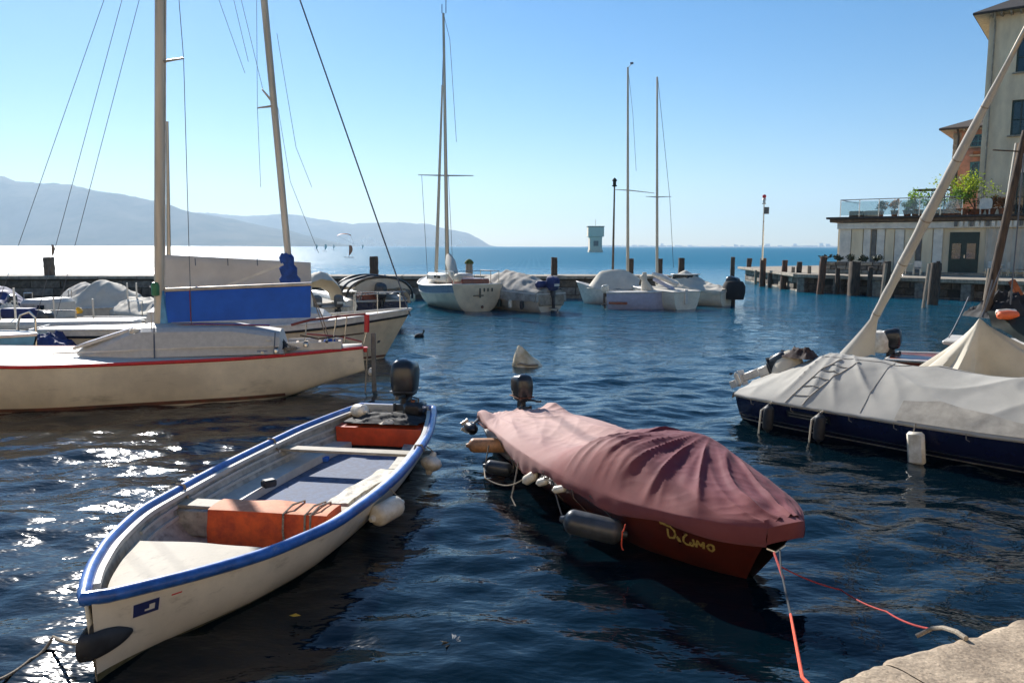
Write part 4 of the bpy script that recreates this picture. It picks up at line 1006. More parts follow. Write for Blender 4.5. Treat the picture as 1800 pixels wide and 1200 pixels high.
def cover_line(H, t, zf, ff, wr, over, pts, w, mat, name):
    path = []
    for (ua, qa), (ub, qb) in zip(pts[:-1], pts[1:]):
        for i in range(30):
            v = i/29; u = ua+(ub-ua)*v; q = qa+(qb-qa)*v; pe = H.pos(u, 1, 1); path.append(V(pe.x, q*(pe.y+over), zf(u, q)+ff(u, q)*wr*(1-abs(q)**6)+.004))
    MB().sweep(path, [(-w, -.002), (w, -.002), (w, .003), (-w, .003)]).build(name, mat, t)
M['maroon_seam'] = mk('maroon_seam', (.16, .045, .045), .85)
mbh = MB()
for i in range(81):
    u = i/80; e_ = H2.pos(u, 1, -1, .05); zz = e_.z+.03-sk2(u, -1)*(mn.noise(V(u*H2.L*1.6, -4, 11))*.35+1); y_ = -(H2.pos(u, 1, 1).y+.045+.012*math.sin(3)+mn.noise(V(u*H2.L*5, -3, 8))*.018)
    mbh.v += [(e_.x, y_-.004, zz), (e_.x, y_-.004, zz+.022), (e_.x, y_+.004, zz+.022)]
for i in range(80):
    for k_ in (0, 1): mbh.f.append((i*3+k_, i*3+k_+1, i*3+k_+4, i*3+k_+3))
mbh.build('cover_hem', M['maroon_seam'], t2, fix=False)
for u_ in (.22, .33, .5, .62):
    e_ = H2.pos(u_, 1, -1, .055); zt_ = e_.z+.03-sk2(u_, -1); b_ = H2.at_z(u_, .12, -1, .01)
    MB().tube([(e_.x, e_.y, zt_+.03), (e_.x+.02, e_.y+.004, zt_-.04), b_], .004, 5).build('tie_cord', M['rope_grey'], t2)
    MB().lathe([(.008, 0), (.014, .002), (.014, .005), (.008, .006)], 10, Matrix.Rotation(math.pi/2, 4, 'X')).build('eyelet', M['steel'], t2).location = (e_.x, e_.y-.003, zt_+.035)
# bow end flap of cover
rows = []
for k in range(6):
    v = k/5; row = []
    for j in range(17):
        a = j/8-1; q = H2.pos(1, 1, 1); B = q.y+.047
        row.append((q.x+.10*math.cos(a*math.pi/2)*(1-.0*v)+.02*v-.03*v*v, a*B, zf2(1, a)-.15*v-.0))
    rows.append(row)
mb = MB().grid(rows); row0 = rows[0]; bx_ = H2.pos(1, 1, 1).x-.05
mb.grid([row0, [(bx_, p[1]*1.0, zf2(1, 0)+.02*(1-(p[1]/.2)**2)-.005) for p in row0]]); mb.build('cover_nose', M['maroon'], t2)
# stern flap
rows = []
for k in range(5):
    v = k/4; rows.append([(H2.pos(0, 1, 1).x-.03*v-.02, (j/8-1)*(H2.pos(0, 1, 1).y+.045), zf2(0, j/8-1)-.16*v) for j in range(17)])
MB().grid(rows).build('cover_flap', M['maroon'], t2)
m2_ = outboard(t2, (-.10, .12, .70), 0, .78, M['black'], trim=M['rust'])
# prop, rope and pale clutter at near stern
sc_ = world(t2, (-.1, -.72, .36))
tl = thing('trolling_motor', 'tilted small black trolling motor hanging off the near stern corner of the maroon covered boat', 'motor', sc_, t2.rotation_euler[2])
MB().lathe([(.01, -.15), (.06, -.13), (.085, -.05), (.085, .08), (.05, .15), (.01, .17)], 14, Matrix.Rotation(math.pi/2, 4, 'Y')).build('motor_body', M['black'], tl)
MB().tube([(-.05, 0, 0), (.02, .1, .12), (.05, .16, .2)], .02, 8).build('shaft', M['steel'], tl)
for a in (0, 2.1, 4.2): MB().box((-.16, .07*math.cos(a), .07*math.sin(a)), (.015, .05, .12), M=Matrix.Rotation(a, 3, 'X')).build('blade', M['fender_white'], tl)
fender('pale squashed fender hanging beside the cover edge of the maroon covered boat', world(t2, (2.35, -.93, .30)), (.6, -.4, .5), .2, .06, M['fender_white'], world(t2, (2.4, -.86, .5)), group='fenders on the maroon covered boat')
fender('small white fender just ahead of the squashed one on the maroon covered boat', world(t2, (2.72, -.95, .36)), (.6, -.4, .3), .15, .045, M['fender_white'], world(t2, (2.7, -.88, .5)), group='fenders on the maroon covered boat')
fender('thin white fender tucked under the cover edge at mid length of the maroon covered boat', world(t2, (3.15, -.96, .40)), (.8, -.5, .3), .16, .04, M['fender_white'], None, group='fenders on the maroon covered boat')
fender('pale orange float pressed between the near stern side and the water', world(t2, (.72, -.78, .30)), (.9, 0, .0), .55, .10, M['orange_float'] if 'orange_float' in M else mk('faded_orange_vinyl', (.62, .33, .17), .5, var=.3), world(t2, (.6, -.7, .5)), group='fenders on the maroon covered boat')
fender('grey float under the faded orange one on the near side of the maroon covered boat', world(t2, (1.35, -.90, .16)), (.9, -.2, -.1), .36, .09, M['grey_rubber'], world(t2, (1.3, -.75, .5)), group='fenders on the maroon covered boat')
fender('big dark grey cylindrical fender near the gold lettering', world(t2, (4.02, -1.04, .28)), (.93, -.32, -.12), .60, .125, M['grey_rubber'], world(t2, (3.75, -.93, .5)), M['rope_dark'], group='fenders on the maroon covered boat')
for k, (pth, mt) in enumerate([([(1.9, -.86, .45), (2.2, -1.1, .05), (2.6, -1.15, -.05)], M['rope_grey']), ([(2.9, -.92, .45), (3.3, -1.0, .15), (3.6, -1.0, -.08)], M['rope_dark']), ([(4.42, -.93, .42), (4.43, -.965, .36), (4.40, -.955, .22), (4.43, -.95, .18)], M['rope_orange']), ([(.9, -.85, .35), (1.1, -1.0, .12), (1.5, -1.15, .1), (1.9, -1.05, .1), (2.3, -1.0, .28)], M['rope_grey'])]):
    rope('tie_rope', ['loose grey line trailing from the near side of the maroon covered boat', 'dark line hanging into the water amidships of the maroon covered boat', 'short orange cord hanging just left of the gold lettering', 'tangled pale line along the waterline near the stern of the maroon covered boat'][k], [world(t2, p) for p in pth], .009 if k != 2 else .006, mt, .02, group='lines on the maroon covered boat')
# gold lettering: strokes laid on the hull side, in units of letter height (x to the bow, y up)
glyph = [[(-.75, 1.02), (-.5, 1.1), (-.2, 1.0), (.1, 1.0), (.42, .78), (.5, .45), (.35, .1), (-.1, 0)], [(-.1, .75), (-.12, .35), (-.1, 0)],      # D
         [(.62, .35), (.78, .22), (.86, -.02), (.7, .02), (.62, .3)],                                                   # a
         [(1.42, .85), (1.15, .45), (1.12, .1), (1.35, -.1), (1.6, -.05), (1.7, .25)], [(1.85, .55), (1.95, .2), (1.8, -.08), (1.65, -.1)],  # Lu
         [(2.2, .55), (2.12, .2), (2.08, -.1)], [(2.2, .45), (2.42, .12), (2.6, .5)], [(2.62, .55), (2.62, .2), (2.6, -.08)],           # m
         [(3.0, .45), (2.85, .25), (3.0, -.02), (3.18, -.1), (3.32, .12), (3.28, .4), (3.1, .5), (2.95, .42)]]                # o
hh = .125; x0_, z0_ = 4.66, .385
for gi, stp in enumerate(glyph):
    pts = lay([(p[0], p[1], 0) for p in stp], seg=4); rows = []
    for i, p in enumerate(pts):
        a = pts[min(i+1, len(pts)-1)]-pts[max(i-1, 0)]; nrm = V(-a.y, a.x, 0).normalized()*.085*(1 if stp is not glyph[0] or i > 6 else 1.4)
        row = []
        for sgn in (-1, 1):
            g = p+nrm*sgn; u = (x0_+(g.x+.6)*hh*1.02)/L2
            row.append(H2.at_z(min(u, .97), z0_-.055*0+(g.y-.5)*hh*1.05-.012*g.x, -1, .006))
        rows.append(row)
    MB().grid(rows).build('letter_stroke', M['gold'], t2, fix=False)
MB().tube([H2.pos(1, .75, -1)+V(.01, .05, 0), H2.pos(1, .75, -1)+V(.06, .1, -.02), H2.pos(1, .75, 1)+V(.01, 0, 0)], .012, 6).build('bow_eye', M['steel'], t2)
be = world(t2, H2.pos(1, .8, 1)+V(.05, -.12, 0))
rope('mooring_rope', 'orange rope from the bow of the maroon covered boat down to the quay edge', [P(1362, 970, .50), P(1378, 1015, .42)], .011, M['rope_red'], .0, group='mooring ropes of the maroon covered boat')
qe = P(1412, 1189, 1.36)
rope('mooring_rope', 'bright orange taut rope end rising to the quay edge in the lower right', [P(1391, 1078, .93), qe, qe+V(.03, -.3, .02)], .0075, M['rope_orange'], 0, group='mooring ropes of the maroon covered boat')
rope('mooring_rope', 'dark middle length of the bow rope between the maroon boat and the orange end', [P(1372, 965, .5), P(1374, 1000, .55), P(1391, 1078, .93)], .007, M['black_matt'], 0, group='mooring ropes of the maroon covered boat')
rope('mooring_rope', 'thin red rope running right across the water to the quay', [P(1375, 995, .42), P(1480, 1035, .25), P(1560, 1073, .42), P(1642, 1104, 1.0)], .006, M['rope_red'], .02, group='mooring ropes of the maroon covered boat')
rope('rope_loop', 'short grey rope loop at the quay edge holding the red rope', [P(1612, 1116, 1.0), P(1640, 1102, 1.05), P(1660, 1101, 1.2), P(1682, 1108, 1.36), P(1700, 1120, 1.37)], .011, M['rope_grey'], 0)

# ---- 3: navy boat under grey cover
t3, L3 = boat_root('motor_boat', 'navy blue hulled boat under a large grey canvas cover at the right', 'boat', (4.58, 14.07), (4.58+.66*7.4, 14.07-.75*7.4))
H3 = Hull(L3, [(0, .92), (.06, 1.02), (.2, 1.10), (.5, 1.16), (.75, 1.0), (.9, .55), (1, .04)], [(0, .50), (.5, .53), (1, .72)], [(0, -.2), (1, -.1)], .5, 84, .55)
H3.shell(M['navy'], t3)
H3.rim(M['rail_white'], t3, .035, .022, 'white_rail', dz=-.03)
H3.band(.055, .075, M['inner_grey'], t3, 'boot_stripe', rel=False)
def zf3(u, q):
    z = herm(H3.zs, u)+.01; ridge = herm([(0, .10), (.05, .32), (.10, .50), (.17, .72), (.24, .70), (.32, .60), (.42, .62), (.6, .58), (.8, .4), (1, .05)], u)
    s_ = (1-abs(q)**1.5); return z+ridge*max(0, s_)
def fold3(u, q):
    x = u*L3; y = q*1.1
    a = math.atan2(y-.5, x-1.3); r = math.hypot(y-.5, x-1.3); a2 = math.atan2(y-1.2, x-5.2); r2 = math.hypot(y-1.2, x-5.2)
    return fold(a*3.2, r*.6, 9)*min(1, r*.8)*.8+fold(a2*3, r2*.5, 3)*.6+mn.noise(V(x*1.1, y*1.2, 8))*.9+mn.noise(V(x*6, y*6, 1))*.07
cover(H3, M['canvas_grey'], t3, zf3, wr=.055, foldf=fold3, skirt=.05, nu=220, nw=130, over=.03, seed=5)
rows = [[(H3.pos(0, 1, 1).x-.03-.02*v, (j/8-1)*(H3.pos(0, 1, 1).y+.03), zf3(0, j/8-1)-.10*v) for j in range(17)] for v in (0, .5, 1)]
MB().grid(rows).build('cover_flap', M['canvas_grey'], t3)
M['canvas_seam'] = mk('canvas_seam', (.31, .305, .29), .9, var=.2)
# webbing strap ladder on the cover
for (ua, ub, dy) in ((.135, .20, 0), (.175, .24, 0)):
    path = []
    for i in range(25):
        v = i/24; q = -1+.78*v; u = ua+(ub-ua)*v; path.append(V(H3.pos(u, 1, 1).x, q*(H3.pos(u, 1, 1).y+.03), zf3(u, q)+fold3(u, q)*.055*(1-abs(q)**6)+.008))
    MB().sweep(path, [(-.012, -.003), (.012, -.003), (.012, .003), (-.012, .003)]).build('strap', M['canvas_seam'], t3)
for k in range(5):
    v = (k+.8)/6; q = -1+.78*v; ua = .135+.065*v; ub = .175+.065*v; path = []
    for i in range(5):
        u = ua+(ub-ua)*i/4; path.append(V(H3.pos(u, 1, 1).x, q*(H3.pos(u, 1, 1).y+.03), zf3(u, q)+fold3(u, q)*.055*(1-abs(q)**6)+.008))
    MB().sweep(path, [(-.01, -.003), (.01, -.003), (.01, .003), (-.01, .003)]).build('strap', M['canvas_seam'], t3)
for u_ in (.30, .62): cover_line(H3, t3, zf3, fold3, .055, .03, [(u_, -.98), (u_, .98)], .004, M['canvas_seam'], 'cover_seam')
cover_line(H3, t3, zf3, fold3, .055, .03, [(.16, -.2), (.45, .02), (.95, 0)], .007, M['canvas_seam'], 'cover_seam')
for u_ in (.05, .15, .28, .37, .5, .6):
    e_ = H3.pos(u_, 1, -1, .045); MB().tube([(e_.x, e_.y, e_.z-.02), (e_.x+.01, e_.y-.004, e_.z-.10), (e_.x+.05, e_.y+.01, e_.z-.12)], .006, 5).build('tie_cord', M['rope_grey'], t3)
# darker patch sewn into the cover
rows = []
for i in range(21):
    u = .37+.22*i/20; rows.append([])
    for j in range(15):
        q = -1+.3*j/14*(1-.6*abs(i/20-.3)); rows[-1].append(V(H3.pos(u, 1, 1).x, q*(H3.pos(u, 1, 1).y+.033), zf3(u, q)+fold3(u, q)*.055*(1-abs(q)**6)+.010))
MB().grid(rows).build('cover_patch', M['canvas_dark2'] if 'canvas_dark2' in M else mk('worn_grey_canvas', (.34, .33, .305), .9, var=.2, scale=5, bump=.001), t3)
decal(H3, t3, 'vent_panel', M['black'], .135, .235, .28, .40, -1, .004); decal(H3, t3, 'vent_trim', M['inner_grey'], .14, .23, .35, .36, -1, .008); decal(H3, t3, 'vent_trim', M['inner_grey'], .14, .23, .30, .308, -1, .008)
H3.band(.14, .155, M['grey_rubber'], t3, 'spray_strake', rel=False, off=.03)
# tilted outboard with its cloth hood
m3 = outboard(t3, (.10, -.05, .80), 0, .95, M['black'], tilt=rad(64), tiller=False, matleg=M['rail_white'])
rows = []
for k in range(13):
    v = k/12; rr_ = .27*math.sqrt(max(0, 1-v**2.3)); rows.append([(.42+rr_*1.15*math.cos(a)*(1+.1*mn.noise(V(a, v*2, 3))), -.05+rr_*.85*math.sin(a), .74+.46*v+.03*fold(a*2, v, 3)) for a in [2*math.pi*i/24 for i in range(24)]])
MB().grid(rows, True).build('motor_hood', M['canvas_pale'], t3)
cloth_heap('dark brown cloth draped over the tilted motor at the stern of the navy boat', 'cloth', 'dark_cloth', world(t3, (.66, -.02, 1.12)), .24, .26, .22, mk('dark_brown_cloth', (.05, .03, .028), .85, var=.3), 5.5, .6)
# slanting wrapped mast: lies from the far rail up to the right
ma, mb_ = P(1508, 612, 1.0), None
ma = Q(1508, 614, 14.3); mb_ = Q(1812, 30, 11.2)
path = [ma.lerp(mb_, k/28) for k in range(29)]
rads = [(.03+.052*math.sin(math.pi*min(1, (k/28)*1.0+.08))**.8)*(1+.26*mn.noise(V(k*.9, 0, 2))) for k in range(29)]
wm = thing('wrapped_mast', 'long mast wrapped in grey canvas slanting up to the right from the navy boat', 'mast', ma)
MB().tube([p-ma for p in path], rads, 10).build('canvas_wrap', M['canvas_grey'], wm)
for k_ in (4, 9, 13, 18, 22):
    MB().tube([path[k_]-ma-(path[1]-path[0])*.05, path[k_]-ma+(path[1]-path[0])*.05], rads[k_]*1.04, 10).build('lashing', M['rope_grey'], wm)
MB().tube([path[0]-ma+V(0, 0, -.3), path[0]-ma, path[-1]-ma, path[-1]-ma+(path[-1]-path[0])*.1], .035, 8).build('spar', M['alu'], wm)
rows = []
for k in range(11):
    v = k/10; c = path[0].lerp(path[4], v)-ma; r_ = .22*(1-v)**1.3+.04; rows.append([c+V(r_*math.cos(a)*1.2, r_*.8*math.sin(a), -(1-v)*.08+.02*math.sin(a*5+v)) for a in [2*math.pi*i/20 for i in range(20)]])
MB().grid(rows, True).build('canvas_skirt', M['canvas_grey'], wm)
# fenders of the navy boat
for k, (u, mt, lb) in enumerate([(.105, M['rubber'], 'dark upright fender nearest the stern of the navy boat'), (.225, M['rubber'], 'dark upright fender second from the stern of the navy boat'), (.418, M['fender_white'], 'flat white rectangular fender on the navy boat')]):
    q = H3.pos(u, 1, -1); tp = world(t3, q+V(0, -.04, -.02))
    if k < 2:
        c = world(t3, q+V(0, -.14, -.27)); fender(lb, c, (.03, .0, 1), .42, .085, mt, tp, M['rope_grey'], group='fenders on the navy boat')
        rope('fender_line', ['white line wrapped down the fender nearest the stern of the navy boat', 'white line wrapped down the second fender of the navy boat'][k], [tp, world(t3, q+V(-.10, -.20, -.15)), world(t3, q+V(-.13, -.2, -.55))], .014, M['fender_white'], 0, group='fender lines of the navy boat')
    else:
        c = world(t3, q+V(0, -.10, -.32)); f = thing('fender', lb, 'fender', c, t3.rotation_euler[2], 'fenders on the navy boat')
        MB().box((0, 0, 0), (.24, .09, .46), bev=.035, M=Matrix.Rotation(rad(-6), 3, 'Y')).build('fender_body', mt, f); MB().tube([(-.05, 0, .22), (-.05, .06, .33)], .01, 6).build('rope', M['rope_grey'], f)

# ---- right background: small wooden boat, peaked grey tent boat, dark masts
t4, L4 = boat_root('wooden_boat', 'small white boat with red wood trim and a covered outboard behind the navy boat', 'boat', (8.7, 17.9), (12.9, 14.9))
H4 = Hull(L4, [(0, .75), (.4, .9), (.8, .6), (1, .05)], [(0, .55), (1, .75)], [(0, -.15), (1, -.1)])
H4.shell(M['rail_white'], t4); H4.band(-.2, -.04, M['red_wood'], t4, 'wood_band'); H4.deck(M['red_wood'], t4, 0, 1); H4.rim(M['rail_white'], t4, .05, .03)
MB().box((1.9, 0, .80), (1.5, 1.1, .3), bev=.04).build('cabin', M['red_wood'], t4); MB().box((1.9, 0, 1.0), (1.8, 1.3, .1), bev=.03).build('cabin_roof', M['rail_white'], t4)
outboard(t4, (-.05, 0, .72), 0, .9, M['black'], tiller=False)
MB().lathe([(.01, .5), (.2, .46), (.27, .3), (.26, .1), (.2, 0)], 14).build('motor_hood', M['fender_white'], t4).location = (-.35, .0, .62)
rope('stay_wire', 'thin wire rising from the small wooden boat towards the dark masts', [Q(1668, 592, 16.2), Q(1703, 520, 16.2)], .012, M['cable'], .04)
t5, L5 = boat_root('sailing_boat', 'boat with a tall peaked grey tent cover and twin dark masts at the right edge', 'boat', (8.6, 13.9), (15.6, 11.0))
H5 = Hull(L5, [(0, .9), (.4, 1.2), (.8, .8), (1, .05)], [(0, .75), (1, .95)], [(0, -.2), (1, -.1)])
H5.shell(M['navy'], t5); H5.deck(M['deck_grey'], t5)
ap = Q(1722, 557, 13.0); apl = local(t5, ap)
rows = []
for k in range(15):
    v = k/14; row = []
    for i in range(61):
        a = 2*math.pi*i/60; ex = .75+1.3*max(0, math.cos(a)); ey = 1.05
        rr_ = v**.95; fo = 1+(.09*math.cos(a*7+.9*math.sin(a*2))+.05*math.cos(a*13+1))*min(1, v*1.5)
        row.append((apl.x+ex*math.cos(a)*rr_*fo, apl.y*(1-v)+ey*math.sin(a)*rr_*fo, apl.z+(.72-apl.z)*v**.8))
    rows.append(row)
MB().grid(rows, True).build('tent_cover', M['canvas_pale'], t5)
rows = []
pa, pb_, pc, pd = local(t5, Q(1735, 545, 12.8)), local(t5, Q(1845, 560, 12.2)), local(t5, Q(1845, 620, 11.6)), local(t5, Q(1745, 572, 12.5))
for i in range(11): rows.append([pa.lerp(pb_, i/10).lerp(pd.lerp(pc, i/10), j/6)+V(0, 0, .02*math.sin(i+j)) for j in range(7)])
g_ = MB().grid(rows); g_.build('green_tarp', M['green_dark'], t5)
for (x0, y0, x1, y1, Y, r0) in ((1733, 548, 1803, 228, 13.2, .07), (1741, 552, 1788, 250, 13.6, .045)):
    MB().tube([local(t5, Q(x0, y0, Y)), local(t5, Q(x1, y1, Y))], [r0, r0*.8], 10).build('mast', M['wood_dark'] if r0 > .05 else M['alu'], t5)
MB().tube([local(t5, Q(1745, 262, 13.2)), local(t5, Q(1860, 268, 13.2))], .012, 6).build('spreader', M['wood_dark'], t5)
for (x0, y0, x1, y1) in ((1726, 556, 1760, 470), (1800, 268, 1775, 550), (1728, 556, 1745, 490)):
    MB().tube([local(t5, Q(x0, y0, 13.0)), local(t5, Q(x1, y1, 13.0))], .012, 6).build('stay', M['cable'], t5)
oc = thing('orange_float', 'orange and white floats lying on the dark green tarp at the right edge', 'float', Q(1772, 552, 12.5), .3)
MB().lathe([(.01, -.2), (.06, -.17), (.075, 0), (.06, .17), (.01, .2)], 12, Matrix.Rotation(math.pi/2, 4, 'Y')).build('float_body', M['orange_sail'], oc)
o_ = MB().lathe([(.01, -.2), (.05, -.17), (.06, 0), (.05, .17), (.01, .2)], 12, Matrix.Rotation(math.pi/2, 4, 'Y')).build('float_body', M['fender_white'], oc); o_.location = (.1, .12, .03)
oc = thing('wooden_strut', 'weathered orange wooden strut leaning among dark gear at the right edge', 'strut', Q(1784, 505, 13.4), 0)
MB().box((.08, 0, -.1), (.10, .08, .55), M=Matrix.Rotation(rad(-32), 3, 'Y'), bev=.01).build('strut_plank', mk('orange_brown_wood', (.35, .11, .04), .7, var=.4), oc)
MB().box((.25, .1, -.1), (.06, .06, .5), M=Matrix.Rotation(rad(24), 3, 'Y'), bev=.01).build('strut_plank', M['wood_dark'], oc)
cloth_heap('dark heap of gear on deck below the twin dark masts', 'gear', 'gear_heap', Q(1775, 545, 13.3)-V(0, 0, .1), .6, .4, .5, M['black_matt'], 9.7, .2)

# ---- A: big cream sailing boat with red stripe, left
uA = V(-.98, -.2, 0).normalized(); SA = V(-3.03, 16.5, 0)
tA, LA = boat_root('sailing_boat', 'large cream sailing boat with a red stripe and a blue boom cover, left foreground', 'sailing boat', SA[:2], (SA+uA*9.6)[:2])
HA = Hull(LA, [(0, .10), (.06, .32), (.17, .66), (.42, 1.14), (.62, 1.42), (.8, 1.1), (.92, .5), (1, .04)], [(0, .93), (.3, .86), (.6, .88), (1, 1.12)], [(0, .42), (.08, .2), (.16, -.02), (.3, -.3), (.8, -.3), (1, .1)], .9, 80, .5, trans=-.1)
HA.shell(M['hull_cream'], tA, ns=90, nv=20)
HA.rim(M['red_stripe'], tA, .03, .034, 'red_stripe', dz=-.02, n=90)
HA.band(.0, .075, M['antifoul'], tA, 'waterline_band', rel=False, u0=.17, u1=.95)
MB().box((.02, 0, .86), (.1, .22, .1), bev=.02).build('stern_cap', M['red_stripe'], tA)
HA.deck(M['deck_grey'], tA, .0, 1, dz=.0, camber=.06)
def A(x, y, z): return V(x, y, z)
# cabin trunk with sloping front, near side is +y (port, facing the camera)
prof = [(1.6, .90, .62), (1.7, 1.26, .60), (2.6, 1.40, .62), (4.2, 1.42, .68), (4.5, 1.34, .64), (5.25, 1.10, .44), (5.45, .97, .38)]
rows = []
for x_, z_, h_ in prof:
    rows.append([(x_, -h_-.12, .9), (x_, -h_, z_-.05), (x_, -h_*.8, z_+.02), (x_, 0, z_+.07), (x_, h_*.8, z_+.02), (x_, h_, z_-.05), (x_, h_+.12, .9)])
cb = MB().grid(rows); cb.poly(rows[0]); cb.poly(rows[-1]); cb.build('cabin', M['deck_grey'], tA, smooth=False)
MB().box((4.95, .1, 1.25), (1.0, .72, .04), M=Matrix.Rotation(rad(18), 3, 'Y'), bev=.01).build('sliding_hatch', M['lavender'], tA)
MB().box((4.95, .48, 1.23), (1.1, .05, .06), M=Matrix.Rotation(rad(18), 3, 'Y'), bev=.01).build('hatch_rail', M['rail_white'], tA)
MB().sweep([(1.7, .70, 1.05), (3, .74, 1.07), (4.6, .76, 1.04), (5.8, .55, .99)], [(-.015, -.015), (.015, -.015), (.015, .015), (-.015, .015)]).build('grab_rail', M['rail_white'], tA)
# cockpit coaming, thwarts
MB().box((1.05, .35, 1.0), (1.1, .05, .16), bev=.015).build('coaming', M['rail_white'], tA); MB().box((1.05, -.35, 1.0), (1.1, .05, .16), bev=.015).build('coaming', M['rail_white'], tA)
MB().box((1.1, 0, .955), (1.0, .62, .02)).build('cockpit_floor', M['blue_grey'], tA)
for x_ in (.55, .95, 1.4): MB().box((x_, 0, 1.03), (.06, .66, .03), bev=.008).build('cockpit_slat', M['wood_pale'], tA)
MB().tube([(.1, 0, 1.02), (.5, .05, 1.14), (1.2, .1, 1.22)], .022, 8).build('tiller', M['red_wood'], tA)
MB().box((-.14, 0, .55), (.10, .035, 1.3), bev=.015).build('rudder', M['canvas_dark'], tA)
for sy in (.12, -.14): MB().tube([(-.02, sy, .9), (.02, sy, .3), (.05, sy, -.05)], .014, 6).build('stern_line', M['rope_grey'], tA)
# mast
mA = local(tA, Q(280, 590, 15.7)); mT = local(tA, Q(281, -330, 15.7))
def oval(q, a, b): return (a*math.cos(q), b*math.sin(q))
MB().sweep([mA.lerp(mT, k/12) for k in range(13)], [oval(2*math.pi*i/16, .105, .095) for i in range(16)], up=V(1, 0, 0)).build('mast', M['alu_pale'], tA)
MB().tube([mA+V(-.1, .0, 0), mT+V(-.1, 0, 0)], .014, 6).build('sail_track', M['rail_white'], tA)
sp = local(tA, Q(284, 110, 15.7)); se = local(tA, Q(322, 104, 15.5))
MB().tube([sp, se], [.03, .018], 8).build('spreader', M['alu'], tA)
MB().tube([sp, V(sp.x+.25, sp.y+.9, sp.z+.05)][::1], [.03, .018], 8).build('spreader', M['alu'], tA) if False else None
for pp in ([(312, -20, 15.6), (322, 104, 15.5), (332, 432, 15.6), (338, 600, 15.6)],):
    MB().tube([local(tA, Q(*p)) for p in pp], .007, 5).build('shroud', M['cable'], tA)
for pp in ([(193, -30), (30, 440)], [(222, -30), (95, 445)], [(252, -30), (130, 440)]):
    a, b = Q(pp[0][0], pp[0][1], 15.3), Q(pp[1][0], pp[1][1], 14.6); b2 = b+(b-a)*.25
    MB().tube([local(tA, a), local(tA, b2)], .0055, 5).build('forestay', M['cable'], tA)
MB().lathe([(.03, 0), (.075, .02), (.08, .2), (.06, .26), (.02, .27)], 12).build('halyard_reel', mk('green_reel', (.04, .22, .09), .5), tA).location = (mA.x, mA.y+.12, mA.z+.78)
for k_ in range(3): MB().tube([V(mA.x-.09, mA.y+.05*k_-.05, mA.z+.2), V(mA.x-.12, mA.y+.06*k_-.06, mA.z+1.2), V(mT.x-.1, mT.y+.02*k_, mT.z)], .007, 5).build('halyard', M['rope_grey'], tA)
MB().tube([V(mA.x, .55, 1.0), V(mA.x-.0, .56, 1.75)], .012, 6).build('stanchion', M['steel'], tA)
MB().tube([local(tA, Q(272, 632, 14.9)), local(tA, Q(271, 572, 15.1))], .014, 6).build('chainplate', M['cable'], tA)
MB().tube([local(tA, Q(482, 622, 15.4)), local(tA, Q(484, 585, 15.5))], .012, 6).build('stanchion', M['cable'], tA)
# boom with blue cover (a folded sheet hung over the boom)
b0, b1_ = V(mA.x-.15, 0, 2.12), V(1.08, 0, 2.22)
MB().tube([b0, b1_], .05, 10).build('boom', M['alu'], tA)
rows = []
for i in range(41):
    a = i/40; c = b0.lerp(b1_, a*.99+.005); row = []
    for j in range(15):
        w = j/7-1; d_ = abs(w); sg = 1 if w > 0 else -1
        dep_ = (.68+.04*a)*d_
        row.append((c.x+.03*d_*(1 if a > .5 else -1), sg*(.035+.07*min(1, d_*2.2)+.012*mn.noise(V(a*6, d_*2, sg))*d_), c.z+.055-dep_))
    rows.append(row)
MB().grid(rows).build('boom_cover', M['canvas_blue'], tA)
MB().tube([b0.lerp(b1_, .17)+V(0, .115, .0), b0.lerp(b1_, .17)+V(0, .118, -.62)], .006, 5).build('cover_seam', M['rope_red'], tA)
rows = [[b0+V(.03+.1*v, .08, .02-.66*v), b0+V(.02-.06*v, .12, .0-.66*v), b0+V(-.10*v, .06, .0-.64*v)] for v in [k/6 for k in range(7)]]
MB().grid(rows).build('cover_lacing', M['cyan'], tA)
# stern rail, red padded
pr_ = [Q(512, 572, 15.9), Q(545, 563, 16.0), Q(600, 556, 16.1), Q(643, 552, 16.1), Q(646, 583, 16.1)]
MB().tube([local(tA, p) for p in pr_[:4]], .026, 8).build('stern_rail', M['red_wood'], tA)
MB().tube([local(tA, Q(645, 553, 16.1)), local(tA, Q(645, 584, 16.1))], .055, 10).build('rail_pad', M['red_stripe'], tA)
for (x0, y0, x1, y1) in ((592, 557, 586, 600), (610, 555, 606, 602), (540, 564, 536, 600), (645, 584, 640, 604)):
    MB().tube([local(tA, Q(x0, y0, 16.1)), local(tA, Q(x1, y1, 16.1))], .014, 6).build('rail_post', M['steel'], tA)
MB().tube([local(tA, Q(528, 590, 15.9)), local(tA, Q(560, 596, 16.1)), local(tA, Q(640, 586, 16.1))], .018, 6).build('lower_rail', M['wood_dark'], tA)
